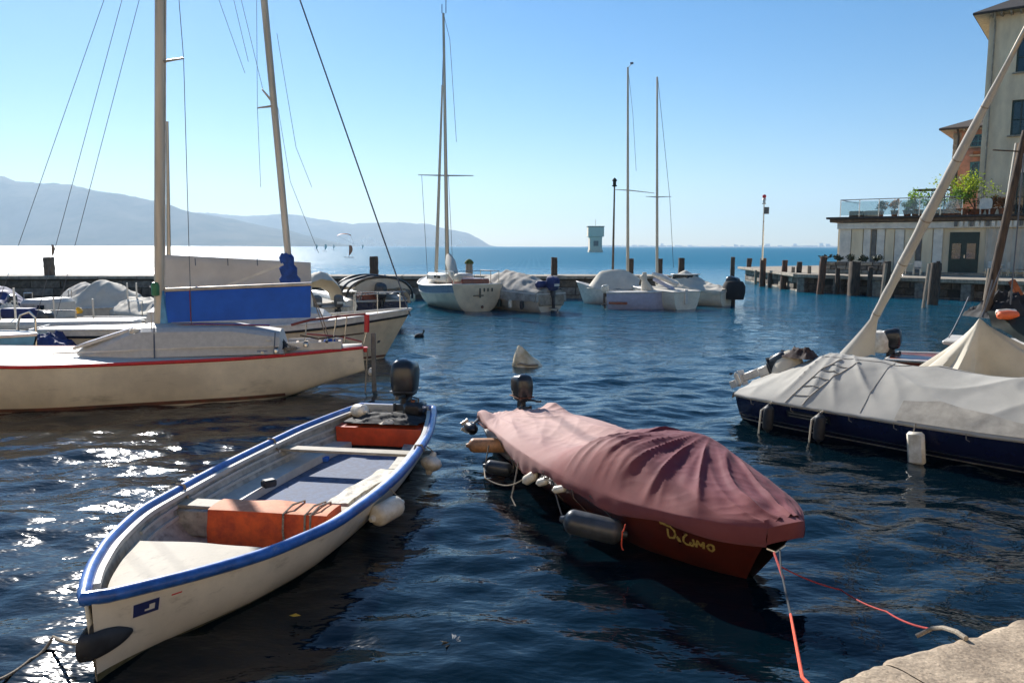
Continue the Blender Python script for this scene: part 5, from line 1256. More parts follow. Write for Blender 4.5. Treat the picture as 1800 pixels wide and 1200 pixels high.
# deck bits
def coil(t, loc, r, mat, n=5, name='rope_coil'):
    MB().tube([(loc[0]+(r+.012*math.sin(k*1.7))*math.cos(k*.5)*(1-.1*(k*.5/6.28)/n), loc[1]+(r*.8+.012*math.cos(k*2.3))*math.sin(k*.5), loc[2]+.012*(k*.5/6.28)) for k in range(int(n*12.6))], .011, 6).build(name, mat, t)
coil(tA, (1.5, .55, .96), .13, M['rope_grey']); coil(tA, (.75, .1, 1.03), .11, M['canvas_blue']); coil(tA, (4.35, .55, 1.36), .10, M['fender_white'])
for k_, (y0_, y1_) in enumerate(((.1, .3), (.16, .45), (-.1, .2))): MB().tube([(mA.x, y0_, 1.45), (3.2, y1_, 1.47), (1.9, y1_+.03, 1.43)], .008, 5).build('control_line', [M['rope_red'], M['rope_grey'], M['canvas_blue']][k_], tA)
MB().tube([(1.12, .02, 2.15), (.95, .1, 1.6), (.8, .0, 1.08)], .012, 6).tube([(1.12, .02, 2.15), (.9, .02, 1.6), (.76, -.05, 1.08)], .012, 6).build('mainsheet', M['rope_grey'], tA)
MB().box((.8, 0, 1.08), (.05, .8, .05), bev=.01).build('sheet_traveller', M['black'], tA)
for x_ in (1.9, 3.0, 4.4): MB().box((x_, .62+.02*x_*.3, 1.17), (.10, .04, .05), bev=.01).build('vent', M['rail_white'], tA)
for x_, y_ in ((6.9, .7), (1.4, .52), (2.0, .9)):
    MB().tube([(x_-.09, y_, .99), (x_+.09, y_, .99)], .012, 6).box((x_, y_, .965), (.05, .03, .05)).build('cleat', M['steel'], tA)
MB().lathe([(.05, 0), (.055, .06), (.04, .09), (.05, .12), (.01, .12)], 12).build('winch', M['steel'], tA).location = (1.75, .8, .93)
MB().lathe([(.05, 0), (.055, .06), (.04, .09), (.05, .12), (.01, .12)], 12).build('winch', M['steel'], tA).location = (1.2, .5, 1.0)
cloth_heap('pale blue and dark folded sail bag in the cockpit of the cream sailing boat', 'sail bag', 'sail_bag', world(tA, (1.75, .35, .98)), .25, .28, .2, M['black_matt'], 4.4, .2)
fender('white float with dark rings bobbing by the stern of the cream sailing boat', P(654, 654, .06), (.3, .9, .1), .12, .10, M['fender_white'], group='floats in the water')

# ---- B: beige hulled sailing boat behind it, bow pointing right
BB = V(-2.72, 21.5, 0); uB = V(.985, .17, 0).normalized()
tB, LB = boat_root('sailing_boat', 'beige hulled sailing boat with white bulwark and leaning mast, behind the cream one', 'sailing boat', (BB-uB*9.2)[:2], BB[:2])
HB = Hull(LB, [(0, .7), (.2, 1.1), (.5, 1.45), (.75, 1.2), (.9, .66), (.96, .36), (1, .05)], [(0, .95), (.6, 1.02), (1, 1.32)], [(0, -.2), (.9, -.3), (1, -.1)], .75, 80, .7)
HB.shell(M['hull_beige'], tB, ns=80)
HB.band(-.20, -.14, M['black'], tB, 'rubrail', off=.045); HB.band(-.14, .0, M['rail_white'], tB, 'bulwark', off=.012)
HB.rim(M['rail_white'], tB, .03, .03, 'toerail'); HB.deck(M['deck_grey'], tB, dz=-.05)
HB.band(.03, .09, M['antifoul'], tB, 'waterline_band', rel=False, off=.008)
prof = [(2.6, 1.0, .85), (2.7, 1.42, .8), (4.2, 1.52, .85), (5.8, 1.5, .8), (6.9, 1.28, .55), (7.1, 1.1, .5)]
rows = [[(x_, -h_-.1, 1.0), (x_, -h_, z_-.05), (x_, 0, z_+.06), (x_, h_, z_-.05), (x_, h_+.1, 1.0)] for x_, z_, h_ in prof]
cb = MB().grid(rows); cb.poly(rows[0]); cb.poly(rows[-1]); cb.build('cabin', M['deck_grey'], tB, smooth=False)
mBb, mBt = Q(512, 500, 20.45), Q(440, -240, 20.45)
la, lb_ = local(tB, mBb+V(.05, 0, -.9)), local(tB, mBt)
MB().sweep([la.lerp(lb_, k/12) for k in range(13)], [oval(2*math.pi*i/14, .105, .085) for i in range(14)], up=V(1, 0, 0)).build('mast', M['alu_pale'], tB)
rows = []
for k in range(9):
    v = k/8; c = local(tB, Q(511-8*v, 497-50*v, 20.4)); r_ = .24-.10*v+.03*math.sin(k*2.1); rows.append([c+V(r_*math.cos(a)*1.05, -.05+r_*.7*math.sin(a), .03*math.sin(a*3)*v) for a in [2*math.pi*i/14 for i in range(14)]])
MB().grid(rows, True).build('mast_sock', mk('dark_blue_canvas', (.02, .07, .27), .8, var=.25, scale=6, bump=.004, bscale=14), tB)
for (x1, y1) in ((452, 191), (460, 158)): MB().tube([local(tB, Q(484, 187, 20.45)), local(tB, Q(x1, y1, 20.2))], [.035, .02], 6).build('spreader', M['alu_pale'], tB)
for pp in ([(450, -30), (452, 191), (458, 330)], [(405, -20), (436, 110)], [(418, -20), (462, 160)], [(380, -10), (430, 130)], [(488, 190), (510, 320), (560, 445)], [(486, 60), (520, 260), (548, 330)]):
    MB().tube([local(tB, Q(p[0], p[1], 20.7)) for p in pp], .006, 5).build('rigging', M['cable'], tB)
fs0, fs1 = Q(526, 0, 21.0), Q(722, 556, 21.4); fsT = fs0+(fs0-fs1)*.4
MB().tube([local(tB, fsT), local(tB, fs0), local(tB, fs1)], .022, 6).build('forestay', M['cable'], tB)
# boom tent, a big beige tarp over the boom and down to the cabin
tl0, tl1 = local(tB, Q(288, 449, 20.5)), local(tB, Q(546, 462, 21.35)); bl1 = None
rows = []
for i in range(71):
    a = i/70; c = tl0.lerp(tl1, a); c.z -= .05*math.sin(a*math.pi)*0; row = []
    for j in range(33):
        w = j/16-1; d_ = abs(w); sg = 1 if w > 0 else -1
        wr = .05*fold(a*7-d_*1.6, d_*1.2, 3)*d_+.03*mn.noise(V(a*5, d_*4, sg))
        row.append((c.x+.02*d_, sg*-(.03+.55*d_**1.2)+c.y*(1-d_)+wr*sg, c.z-(c.z-1.35)*d_))
    rows.append(row)
mb = MB().grid(rows); mb.poly([rows[-1][k] for k in range(0, 33, 2)]); mb.build('boom_tent', M['canvas_beige'], tB)
# pale diagonal seam / rolled edge
MB().sweep([local(tB, Q(x, y, 19.75))+V(0, -.03, 0) for x, y in ((400, 502), (430, 492), (460, 480), (498, 465))], [(-.02, -.03), (.02, -.03), (.02, .03), (-.02, .03)]).build('rolled_edge', M['canvas_pale'], tB)
for x_ in (343, 400, 452): MB().tube([local(tB, Q(x_, 455, 19.6)), local(tB, Q(x_+1, 468, 19.6))], .012, 5).build('hook', M['cable'], tB)
# pulpit
for k, (x_, y_) in enumerate(((8.9, .12), (8.3, .45), (7.7, .62))):
    for s_ in (-1, 1): MB().tube([(x_, s_*y_, 1.2), (x_, s_*y_, 1.75)], .014, 6).build('stanchion', M['steel'], tB)
for s_ in (-1, 1): MB().tube([(9.05, 0, 1.78), (8.9, s_*.12, 1.78), (8.3, s_*.45, 1.76), (7.7, s_*.62, 1.74)], .014, 6).build('guard_rail', M['steel'], tB)
decal(HB, tB, 'bow_mark', M['grey_rubber'], .935, .945, .45, .52, -1); 

# ---- generic distant boat
def fboat(name, label, stern, bow, hb, zs, mat, cat='boat', b=None, deck=None, rim=None, th=78, full=.75, rake=.4, group=None, k=((0, -.15), (1, -.1))):
    t, L = boat_root(name, label, cat, stern, bow, group)
    H = Hull(L, b or [(0, hb*.8), (.35, hb), (.7, hb*.82), (.9, hb*.4), (1, .03)], zs, k, rake, th, full)
    H.shell(mat, t, ns=30, nv=10)
    if deck: H.deck(deck, t)
    H.rim(rim or M['rail_white'], t, .04, .035, n=30)
    return t, H, L
def fcover(t, H, mat, rf, seed, wr=.05, skirt=.25, u0=0, u1=1, name='cover'):
    cover(H, mat, t, lambda u, q: herm(H.zs, u)+.03+herm(rf, u)*max(0, 1-abs(q)**1.7), wr=wr, fx=1.6, fy=2.2, skirt=skirt, nu=70, nw=44, seed=seed, u0=u0, u1=u1, name=name, over=.04)
    if u0 == 0:
        pe = H.pos(0, 1, 1); rows = [[(pe.x-.02-.02*v, (j/8-1)*(pe.y+.04), herm(H.zs, 0)+.03+rf[0][1]*max(0, 1-abs(j/8-1)**1.7)-skirt*v) for j in range(17)] for v in (0, 1)]
        MB().grid(rows).build('cover_flap', mat, t)

# ---- C: sailing boat seen from the stern, with mast and furled foresail
tC, HC, LC = fboat('sailing_boat', 'sailing boat seen from its rounded beige stern, with furled foresail and tall mast', (-1.6, 37.0), (-4.6, 43.0), 1.45, [(0, 1.25), (.5, 1.1), (1, 1.35)], M['blue_grey'], 'sailing boat', b=[(0, 1.25), (.3, 1.5), (.6, 1.4), (.85, .75), (1, .05)], deck=M['rail_white'])
HC.band(-1.3, -.38, M['hull_beige'], tC, 'lower_hull', off=.012); HC.band(-.40, -.36, M['rail_white'], tC, 'stripe', off=.02)
# rounded transom
rows = []
for j in range(13):
    v = j/12
    rows.append([(-.05-.28*(1-(k/8-1)**2)*(1-.6*(1-v)), y*(k/8-1), z) for k in range(17) for y, z in [(HC.pos(0, v, 1).y+.02, HC.pos(0, v, 1).z+.01)]])
MB().grid(rows).build('transom', M['hull_beige'], tC)
MB().grid([rows[-1], [(0, p[1], p[2]) for p in rows[-1]]]).build('transom_top', M['rail_white'], tC)
R_ = random.Random(3)
for k, (y0, s0) in enumerate(((-.62, .14), (-.40, .14), (-.2, .13), (0.02, .13))): MB().box((-.345+.1*abs(y0), y0, 1.0), (.02, .07, .16)).build('name_letter', M['black'], tC)
MB().box((-.34, .1, .75), (.06, .5, .05)).box((-.34, .02, .8), (.06, .06, .3)).build('rudder_fitting', M['black'], tC); MB().lathe([(.07, 0), (.05, .03), (.01, .04)], 10, Matrix.Rotation(-math.pi/2, 4, 'Y')).build('exhaust', M['rust'], tC).location = (-.33, -.1, .22)
MB().box((3.4, 0, 1.45), (2.8, 1.5, .45), bev=.12).build('cabin', M['rail_white'], tC)
for s_ in (-1, 1): MB().box((3.2, s_*.76, 1.5), (.8, .03, .14), bev=.01).build('cabin_window', M['glass_dark'], tC)
def lmast(t, px0, y0, px1, y1, Y, r0, r1, mat, name='mast', down=.8):
    a, b = Q(px0, y0, Y), Q(px1, y1, Y); MB().tube([local(t, a-V(0, 0, down)), local(t, a), local(t, b)], [r0, r0, r1], 8).build(name, mat, t)
lmast(tC, 786, 450, 778.5, 24, 39.5, .11, .06, M['alu']); lmast(tC, 767, 470, 777, 150, 41, .10, .05, M['alu_pale'], 'furled_foresail')
MB().tube([local(tC, Q(777, 150, 41)), local(tC, Q(780, 28, 39.5))], .02, 5).build('forestay', M['cable'], tC)
MB().tube([local(tC, Q(735, 308, 39.5)), local(tC, Q(786, 309, 39.5)), local(tC, Q(832, 309, 39.5))], [.02, .04, .02], 6).build('spreader', M['alu'], tC)
for pp in ([(780, 30), (790, 70), (802, 250)], [(788, 310), (796, 470)], [(741, 309), (752, 490)]): MB().tube([local(tC, Q(p[0], p[1], 39.4)) for p in pp], .012, 5).build('rigging', M['cable'], tC)
MB().tube([local(tC, Q(776, 24, 39.5)), local(tC, Q(776, 8, 39.5))], .02, 5).tube([local(tC, Q(783, 24, 39.5)), local(tC, Q(783, -6, 39.5))], .02, 5).build('masthead_gear', M['cable'], tC)
ba, bb = local(tC, Q(789, 450, 39.2)), local(tC, Q(800, 492, 37.4))
MB().tube([ba, ba.lerp(bb, .3), ba.lerp(bb, .7), bb], [.14, .26, .24, .12], 10).build('furled_mainsail', M['canvas_pale'], tC)
for s_ in (-1, 1):
    for x_ in (.1, 1.0, 2.2): MB().tube([(x_, s_*1.15, 1.2), (x_, s_*1.15, 1.85)], .02, 6).build('stanchion', M['steel'], tC)
    MB().tube([(.1, s_*1.15, 1.85), (2.2, s_*1.15, 1.85)], .018, 6).build('guard_rail', M['steel'], tC)
MB().tube([(.05, -1.15, 1.85), (-.1, 0, 1.88), (.05, 1.15, 1.85)], .018, 6).build('stern_rail', M['steel'], tC)
MB().box((.8, 0, 1.35), (1.3, 1.4, .3), bev=.05).build('cockpit_seat', M['red_wood'], tC); MB().box((.5, .75, 1.55), (.5, .3, .35), bev=.08).build('sail_bag', M['canvas_pale'], tC)
fender('pale fender on the left side of the sailing boat with the beige stern', V(-4.95, 39.8, .45), (0, 0, 1), .4, .12, M['fender_white'], group='fenders in the far row')

# ---- D: grey tarpaulin covered boat
tD, HD, LD = fboat('covered_boat', 'boat wrapped in a crumpled pale tarpaulin with a blue hooded motor, beside the beige stern', (1.75, 36.6), (-1.9, 40.8), 1.15, [(0, .85), (1, 1.1)], M['canvas_pale'])
fcover(tD, HD, M['canvas_mottled'], [(0, .25), (.3, .7), (.55, .8), (.8, .35), (1, .05)], 4, .10, .42)
outboard(tD, (-.12, 0, 1.0), 0, 1.3, M['blue_tarp'], tiller=False, matleg=M['grey_rubber'])
MB().box((.15, .35, 1.28), (.3, .8, .3), bev=.1).build('blue_bundle', M['blue_tarp'], tD)
MB().box((-.1, 0, .55), (.12, 1.6, .5), bev=.05).build('swim_step', M['stone_pale'], tD)
for k in range(5): MB().lathe([(.01, -.2), (.09, -.16), (.11, 0), (.09, .16), (.01, .2)], 10).build('fender_pad', [M['rubber'], M['fender_white'], M['green_dark']][k % 3], tD).location = (.6+k*.8, 1.2, .35)
# ---- E: small white boat with grey tent and mast; lavender dinghy in front
tE, HE, LE = fboat('sailing_boat', 'white day sailer with a grey tent cover and the taller of two thin masts', (7.0, 41.6), (3.45, 42.6), .95, [(0, .75), (.6, .8), (1, 1.15)], M['rail_white'], 'sailing boat', deck=M['deck_grey'])
rows = []
for i in range(21):
    a = i/20; x_ = .3+a*2.7; hgt = herm([(0, .5), (.35, .95), (.75, .9), (1, .1)], a)
    rows.append([(x_, .95*(j/6-1)*(1-.15*a), .82+hgt*(1-abs(j/6-1)**1.4)+.05*fold(a*4, j*.3, 2)) for j in range(13)])
MB().grid(rows).build('tent_cover', M['canvas_pale'], tE)
lmast(tE, 1103.5, 482, 1103, 118, 42, .085, .05, M['alu'])
MB().tube([local(tE, Q(1110, 112, 42)), local(tE, Q(1103, 119, 42))], .015, 5).box(local(tE, Q(1110, 111, 42)), (.16, .04, .1)).build('wind_vane', M['cable'], tE)
MB().tube([local(tE, Q(1080, 333, 42)), local(tE, Q(1104, 334, 42)), local(tE, Q(1150, 339, 42))], [.015, .03, .015], 6).build('spreader', M['alu'], tE)
for pp in ([(1104, 125), (1112, 200), (1118, 300)],): MB().tube([local(tE, Q(p[0], p[1], 42)) for p in pp], .01, 5).build('rigging', M['cable'], tE)
tE2, HE2, _ = fboat('dinghy', 'lavender grey flat sided dinghy floating in front of the tented day sailer', (4.7, 39.0), (7.55, 38.6), .65, [(0, .78), (1, .85)], M['lavender'], deck=M['rail_white'], rake=.15, full=.4)
outboard(tE2, (-.1, 0, .75), 0, .8, M['fender_white'])
MB().box((.5, -.68, .3), (.9, .06, .12), bev=.02).build('rub_pad', M['red_wood'], tE2)
# ---- F
tF, HF, LF = fboat('sailing_boat', 'white sailing dinghy with square stern, furled sail and the shorter thin mast', (8.4, 38.3), (6.2, 41.5), .95, [(0, .85), (1, 1.0)], M['hull_white'], 'sailing boat', deck=M['canvas_pale'], b=[(0, .9), (.4, .95), (.8, .5), (1, .03)], full=.5)
lmast(tF, 1155, 472, 1154.5, 135, 40.5, .075, .045, M['alu'])
MB().tube([local(tF, Q(1135, 345, 40.5)), local(tF, Q(1155, 346, 40.5)), local(tF, Q(1180, 345, 40.5))], [.012, .03, .012], 6).build('spreader', M['alu'], tF)
MB().tube([local(tF, Q(p[0], p[1], 40.5)) for p in ((1156, 140), (1177, 345), (1184, 470))], .012, 5).build('shroud', M['cable'], tF)
MB().tube([local(tF, Q(1148, 481, 40)), local(tF, Q(1165, 487, 39.5)), local(tF, Q(1192, 500, 39))], [.1, .16, .1], 10).build('furled_sail', M['rail_white'], tF)
MB().tube([local(tF, Q(1150, 490, 40)), local(tF, Q(1184, 508, 39))], [.1, .09], 10).build('sail_bundle', M['lavender'], tF)
for pp in ((1133, 478, 1133, 510), (1127, 484, 1145, 512)): MB().tube([local(tF, Q(pp[0], pp[1], 39)), local(tF, Q(pp[2], pp[3], 39))], [.1, .18], 8).build('sail_bag', M['canvas_pale'], tF)
MB().box((-.06, .1, .6), (.08, .2, .7), bev=.02).build('rudder', M['rail_white'], tF)
# ---- G
tG, HG, LG = fboat('motor_boat', 'small white motor cruiser with big black hooded outboard, last of the far row', (11.0, 40.6), (7.9, 43.6), 1.0, [(0, .75), (1, 1.0)], M['hull_white'])
fcover(tG, HG, M['canvas_pale'], [(0, .12), (.3, .3), (.6, .75), (.8, .3), (1, .03)], 12, .09, .16)
MB().box((2.5, 0, 1.35), (1.0, 1.1, .35), bev=.06).build('windscreen', M['glass_dark'], tG); MB().box((2.5, 0, 1.55), (1.1, 1.2, .06), bev=.02).build('windscreen_top', M['rail_white'], tG)
outboard(tG, (-.1, -.15, .75), 0, 1.5, M['black'], tiller=False)
rows = [[(-.25+r_*1.3*math.cos(a), -.15+r_*math.sin(a), z) for a in [2*math.pi*i/16 for i in range(16)]] for r_, z in ((.40, .35), (.46, .7), (.46, 1.0), (.36, 1.25), (.1, 1.34))]
MB().grid(rows, True).poly(rows[-1]).build('motor_hood', M['black_matt'], tG)
fender('white fender hanging on the stern of the last motor cruiser in the row', V(11.4, 40.6, .6), (0, .2, 1), .4, .13, M['fender_white'], group='fenders in the far row')

# ---- boats behind the sailing boats on the left
tH, HH, LH = fboat('motor_boat', 'boat with an arched black framed canopy and grey outboard before the breakwater', (-4.9, 30.0), (-8.0, 36.4), 1.25, [(0, .95), (1, 1.2)], M['navy'], deck=M['deck_grey'])
for k, (x_, lean) in enumerate(((.3, -.5), (1.1, -.1), (2.1, .2))):
    hoop = [(x_+lean*math.sin(a)*.6, 1.3*math.cos(a), 1.0+.86*math.sin(a)**.8) for a in [math.pi*i/18 for i in range(19)]]
    MB().tube(hoop, .045, 8).build('canopy_hoop', M['black'], tH)
rows = [[(x_, 1.28*math.cos(a), 1.0+(.83)*math.sin(a)**.8-.02*math.sin(a*7)) for a in [math.pi*(.16+.68*i/20) for i in range(21)]] for x_ in (.0, .8, 1.6, 2.4)]
MB().grid(rows).build('canopy', M['canvas_grey'], tH)
rows = [[(2.4+1.4*v, 1.28*math.cos(a)*(1-.25*v), 1.0+(.83*math.sin(a)**.8)*(1-.75*v)) for a in [math.pi*(.02+.96*i/20) for i in range(21)]] for v in (0, .5, 1)]
MB().grid(rows).build('canopy_front', M['canvas_pale'], tH)
rows = [[(.02+.05*v, 1.2*math.cos(a), (1.0+.80*math.sin(a)**.8)*(1-v)+min(1.0+.80*math.sin(a)**.8, 1.36+.05*math.cos(a*3))*v) for a in [math.pi*(.08+.84*i/24) for i in range(25)]] for v in (0, .5, 1)]
MB().grid(rows).build('canopy_back', M['canvas_pale'], tH)
outboard(tH, (-.15, .1, 1.05), 0, 1.15, M['grey_rubber'])
MB().tube([(-.2, -.9, 1.0), (.3, -.6, 1.5), (.6, -.3, 1.9)], .03, 6).tube([(-.1, .9, 1.0), (.4, .5, 1.5), (.9, 1.1, 1.4)], .03, 6).build('frame_strut', M['steel'], tH)
tr_ = [[(-.25+.0, .85*math.cos(a)*.6-.55, .85+.62*math.sin(a)) for a in [math.pi*i/10 for i in range(11)]], [(.35, .85*math.cos(a)*.5-.55, .85+.5*math.sin(a)) for a in [math.pi*i/10 for i in range(11)]]]
MB().grid(tr_).build('white_hood', M['fender_white'], tH)
MB().box((.6, .3, 1.15), (.8, .8, .4), bev=.05).build('seat', M['red_wood'], tH)
# inflatable with white hood
tI, HI, LI = fboat('inflatable_boat', 'pale inflatable boat with a rounded white hood, left of the black canopy boat', (-6.6, 28.2), (-9.4, 33.6), 1.1, [(0, .85), (1, 1.0)], M['fender_white'], deck=M['canvas_grey'])
for s_ in (-1, 1): MB().tube([HI.pos(i/12, 1, s_) for i in range(13)], .24, 10).build('tube', M['fender_white'], tI)
rows = [[(.3+1.7*v, .85*math.cos(a)*(1-.3*abs(v-.4)), .95+.95*math.sin(a)*(.55+.6*math.sin(math.pi*min(1, v+.2)))*(1+.08*fold(a*2, v*3, 2))) for a in [math.pi*i/20 for i in range(21)]] for v in [k/10 for k in range(11)]]
MB().grid(rows).build('motor_hood', M['canvas_pale'], tI)
for y_ in (-.4, .35): outboard(tI, (-.2, y_, .85), 0, .85, M['canvas_dark'], tiller=False)
# left cluster
tJ, HJ, LJ = fboat('motor_boat', 'white motor boat with a domed crumpled white tent cover near the breakwater at left', (-17.3, 29.5), (-10.8, 29.0), 1.3, [(0, .7), (1, .95)], M['rail_white'], deck=M['deck_white'])
rows = []
for i in range(41):
    a = i/40; x_ = 1.2+a*2.4; hh_ = herm([(0, .35), (.12, .5), (.42, .95), (.7, .8), (.92, .5), (1, .2)], a)
    rows.append([(x_, 1.1*(j/12-1), .72+hh_*(1-abs(j/12-1)**2)+.09*fold(a*3+j*.05, j*.16, 6)) for j in range(25)])
MB().grid(rows).build('tent_cover', M['canvas_pale'], tJ)
MB().box((5.0, -.4, .95), (.8, .7, .25), bev=.03).build('seat_box', M['rail_white'], tJ)
for x_ in (4.9, 6.1): MB().tube([(x_, -1.0, 1.0), (x_, -1.0, 1.9)], .03, 6).build('stanchion', M['steel'], tJ)
MB().tube([(4.6, -1.0, 1.55), (6.3, -.7, 1.55)], .025, 6).build('guard_rail', M['steel'], tJ)
duck = MB().lathe([(.02, 0), (.13, .02), (.15, .1), (.09, .18), (.02, .22)], 12).build('yellow_float', M['yellow'], None); duck.location = Q(138, 553, 26.2); tag(duck, 'small yellow float on the deck in front of the domed tent cover', 'float')
tK, HK, LK = fboat('motor_boat', 'grey motor cruiser with a boxy windscreen hood at the left edge cluster', (-17.9, 25.6), (-11.2, 24.6), 1.1, [(0, .55), (1, .75)], M['hull_white'], deck=M['deck_white'])
MB().box((3.3, 0, .98), (1.0, 1.4, .72), bev=.12).build('wheelhouse', M['deck_grey'], tK); MB().box((3.6, -.71, 1.08), (.22, .03, .2)).build('side_window', M['glass_dark'], tK)
MB().box((3.15, -.71, 1.02), (.45, .03, .35)).build('side_window', M['inner_grey'], tK)
HK.band(-.32, -.12, M['black'], tK, 'dark_band', off=.02)
for x_ in (2.0, 3.6, 5.0): MB().tube([(x_, -1.0, .6), (x_, -1.0, 1.05)], .02, 6).build('stanchion', M['steel'], tK)
MB().tube([(2.0, -1.0, 1.05), (5.0, -1.0, 1.05)], .018, 6).build('guard_rail', M['steel'], tK)
fender('pink and white fender hanging at the bow of the grey motor cruiser', Q(206, 575, 23.9), (0, .1, 1), .3, .11, mk('pink_vinyl', (.55, .28, .27), .5), group='fenders in the left cluster')
tL, HL, LL = fboat('sailing_boat', 'long grey decked sailing boat lying between the cream boat and the cruisers', (-14.9, 20.6), (-7.2, 21.6), 1.05, [(0, .74), (1, .9)], M['hull_beige'], 'sailing boat', deck=M['deck_grey'])
MB().box((3.2, 0, .92), (3.6, 1.0, .24), bev=.08).build('cabin', M['deck_grey'], tL)
MB().box((1.3, -.3, 1.1), (.55, .3, .12), bev=.02).build('winch_box', M['black'], tL); MB().box((1.8, -.52, 1.0), (.6, .05, .10)).build('name_plate', M['rail_white'], tL)
lmast(tL, 297, 470, 293.5, 215, 21.0, .06, .035, M['alu'])
tM, HM, LM = fboat('motor_boat', 'dark blue covered boat with steel rails at the far left edge', (-16.3, 20.6), (-18.8, 27.6), 1.2, [(0, .95), (1, 1.2)], M['rail_white'])
fcover(tM, HM, M['blue_tarp'], [(0, .3), (.4, .75), (.7, .5), (1, .05)], 3, .1, .2)
MB().tube([(-.1, -.9, .9), (-.3, -.9, 1.5), (-.35, -.7, 1.75), (-.35, -.1, 1.75), (-.3, .1, 1.5), (-.1, .1, .9)], .03, 8).build('stern_rail', M['steel'], tM)
tN, HN, LN = fboat('motor_boat', 'pale blue boat with bent steel pulpit at the far left behind the cream bow', (-14.7, 18.0), (-10.2, 17.0), .9, [(0, .95), (1, 1.1)], M['cyan'], deck=M['cyan'])
for dx in (0, 1.2):
    MB().tube([(1.8+dx, -.7, 1.0), (1.8+dx, -.7, 1.55), (1.95+dx, -.7, 1.68), (2.6+dx, -.7, 1.68), (2.75+dx, -.7, 1.55), (2.75+dx, -.7, 1.0)], .025, 8).build('pulpit', M['steel'], tN)
for k in range(7):
    cloth_heap(['heap of dark gear in the left cluster of boats, by the blue cover', 'dark heap beside the bent steel pulpit', 'navy bundle on the pale blue boat', 'dark heap under the wheelhouse boat rail', 'white bundle at the far left edge', 'folded grey cloth on the long grey sailing boat', 'light bundle near the bow of the domed tent boat'][k], 'bundle', 'gear_bundle', [Q(20, 585, 22), Q(60, 600, 19.5), Q(90, 600, 19), Q(125, 580, 23), Q(15, 545, 25), Q(100, 610, 20.5), Q(230, 545, 28)][k]-V(0, 0, .15), R.uniform(.4, .7), R.uniform(.3, .5), .45, [M['black_matt'], M['black_matt'], M['blue_tarp'], M['black_matt'], M['fender_white'], M['canvas_grey'], M['canvas_pale']][k], k*1.7, R.random()*3)

# more gear in the crowded left corner
tO, HO, LO = fboat('motor_boat', 'small dark hulled runabout with a grey outboard between the cruisers at the far left', (-13.4, 22.6), (-18.0, 23.6), .9, [(0, .6), (1, .8)], M['blue_grey'], deck=M['canvas_dark'])
outboard(tO, (-.1, 0, .7), 0, .9, M['grey_rubber'])
for x_ in (.6, 1.6, 2.6): MB().tube([(x_, .8, .65), (x_, .8, 1.15)], .018, 6).build('stanchion', M['steel'], tO)
MB().tube([(.6, .8, 1.15), (2.6, .8, 1.15)], .016, 6).build('guard_rail', M['steel'], tO)
for k, (px, py, Y, l_, w_, h_, mt) in enumerate([(35, 552, 24, .9, .5, .3, 'blue_tarp'), (150, 577, 22.5, .9, .35, .16, 'black_matt'), (200, 577, 22.3, .6, .35, .15, 'black_matt'), (75, 571, 22.4, .5, .3, .3, 'black_matt')]):
    o_ = MB().box((0, 0, 0), (l_, w_, h_), bev=.05).build('deck_box', M[mt], None); o_.location = Q(px, py, Y); o_.rotation_euler = (0, 0, k*.3)
    tag(o_, ['navy covered locker in the far left cluster of boats', 'low dark locker under the steel rail left of the tall mast', 'second low dark locker closer to the tall mast', 'squarish black locker beside the boxy hood'][k], 'locker')
def hoopboat(label, stern, bow, hull, cov, seed, peak, group='covered boats in the left cluster'):
    t, H, L = fboat('covered_boat', label, stern, bow, .95, [(0, .6), (1, .8)], hull, group=group)
    fcover(t, H, cov, [(0, .2), (.35, peak), (.6, peak*.8), (.85, .2), (1, .05)], seed, .09, .2)
    outboard(t, (-.12, 0, .72), 0, .85, M['black'] if seed % 2 else M['grey_rubber'], tiller=False)
    for s_ in (-1, 1):
        MB().tube([H.pos(.05, 1, s_), H.pos(.05, 1, s_)+V(-.05, 0, .55), H.pos(.05, 1, s_)+V(.9, 0, .5), H.pos(.05, 1, s_)+V(1.0, 0, 0)], .018, 6).build('rail', M['steel'], t)
    return t
hoopboat('small boat with a crumpled white cover between the domed tent boat and the tall mast', (-11.8, 27.2), (-14.9, 29.8), M['rail_white'], M['canvas_pale'], 21, .45)
hoopboat('small boat under a navy cover at the far left in front of the breakwater', (-19.2, 30.5), (-22.6, 33.5), M['hull_white'], M['blue_tarp'], 22, .7)
hoopboat('grey covered boat glimpsed between the boxy hood and the breakwater', (-17.6, 33.5), (-20.5, 37.5), M['blue_grey'], M['canvas_mottled'], 23, .65)
hoopboat('pale covered boat behind the boom tent, left of the inflatable', (-9.6, 31.5), (-12.6, 35.5), M['hull_white'], M['canvas_mottled'], 24, .6)
for k, (px, py, Y, h_) in enumerate([(226, 545, 28.5, .95), (242, 545, 28.5, .95), (28, 560, 21.5, .8), (97, 566, 23, .7), (165, 560, 25, .6)]):
    p_ = Q(px, py, Y); tag(MB().tube([p_-V(0, 0, .5), p_+V(0, 0, h_)], .028, 6).build('mooring_pole', M['rail_white'], None), ['thin white pole just left of the tall mast', 'second thin white pole touching the tall mast', 'thin pale pole at the far left among dark gear', 'thin pale pole beside the boxy hood', 'thin pale pole in front of the domed tent cover'][k], 'pole', 'thin poles among the left boats')
MB().tube([local(tN, Q(x_, y_, 18.2)) for x_, y_ in ((32, 612), (31, 572), (36, 556), (52, 550), (62, 560), (64, 612))], .03, 8).build('davit', M['steel'], tN)
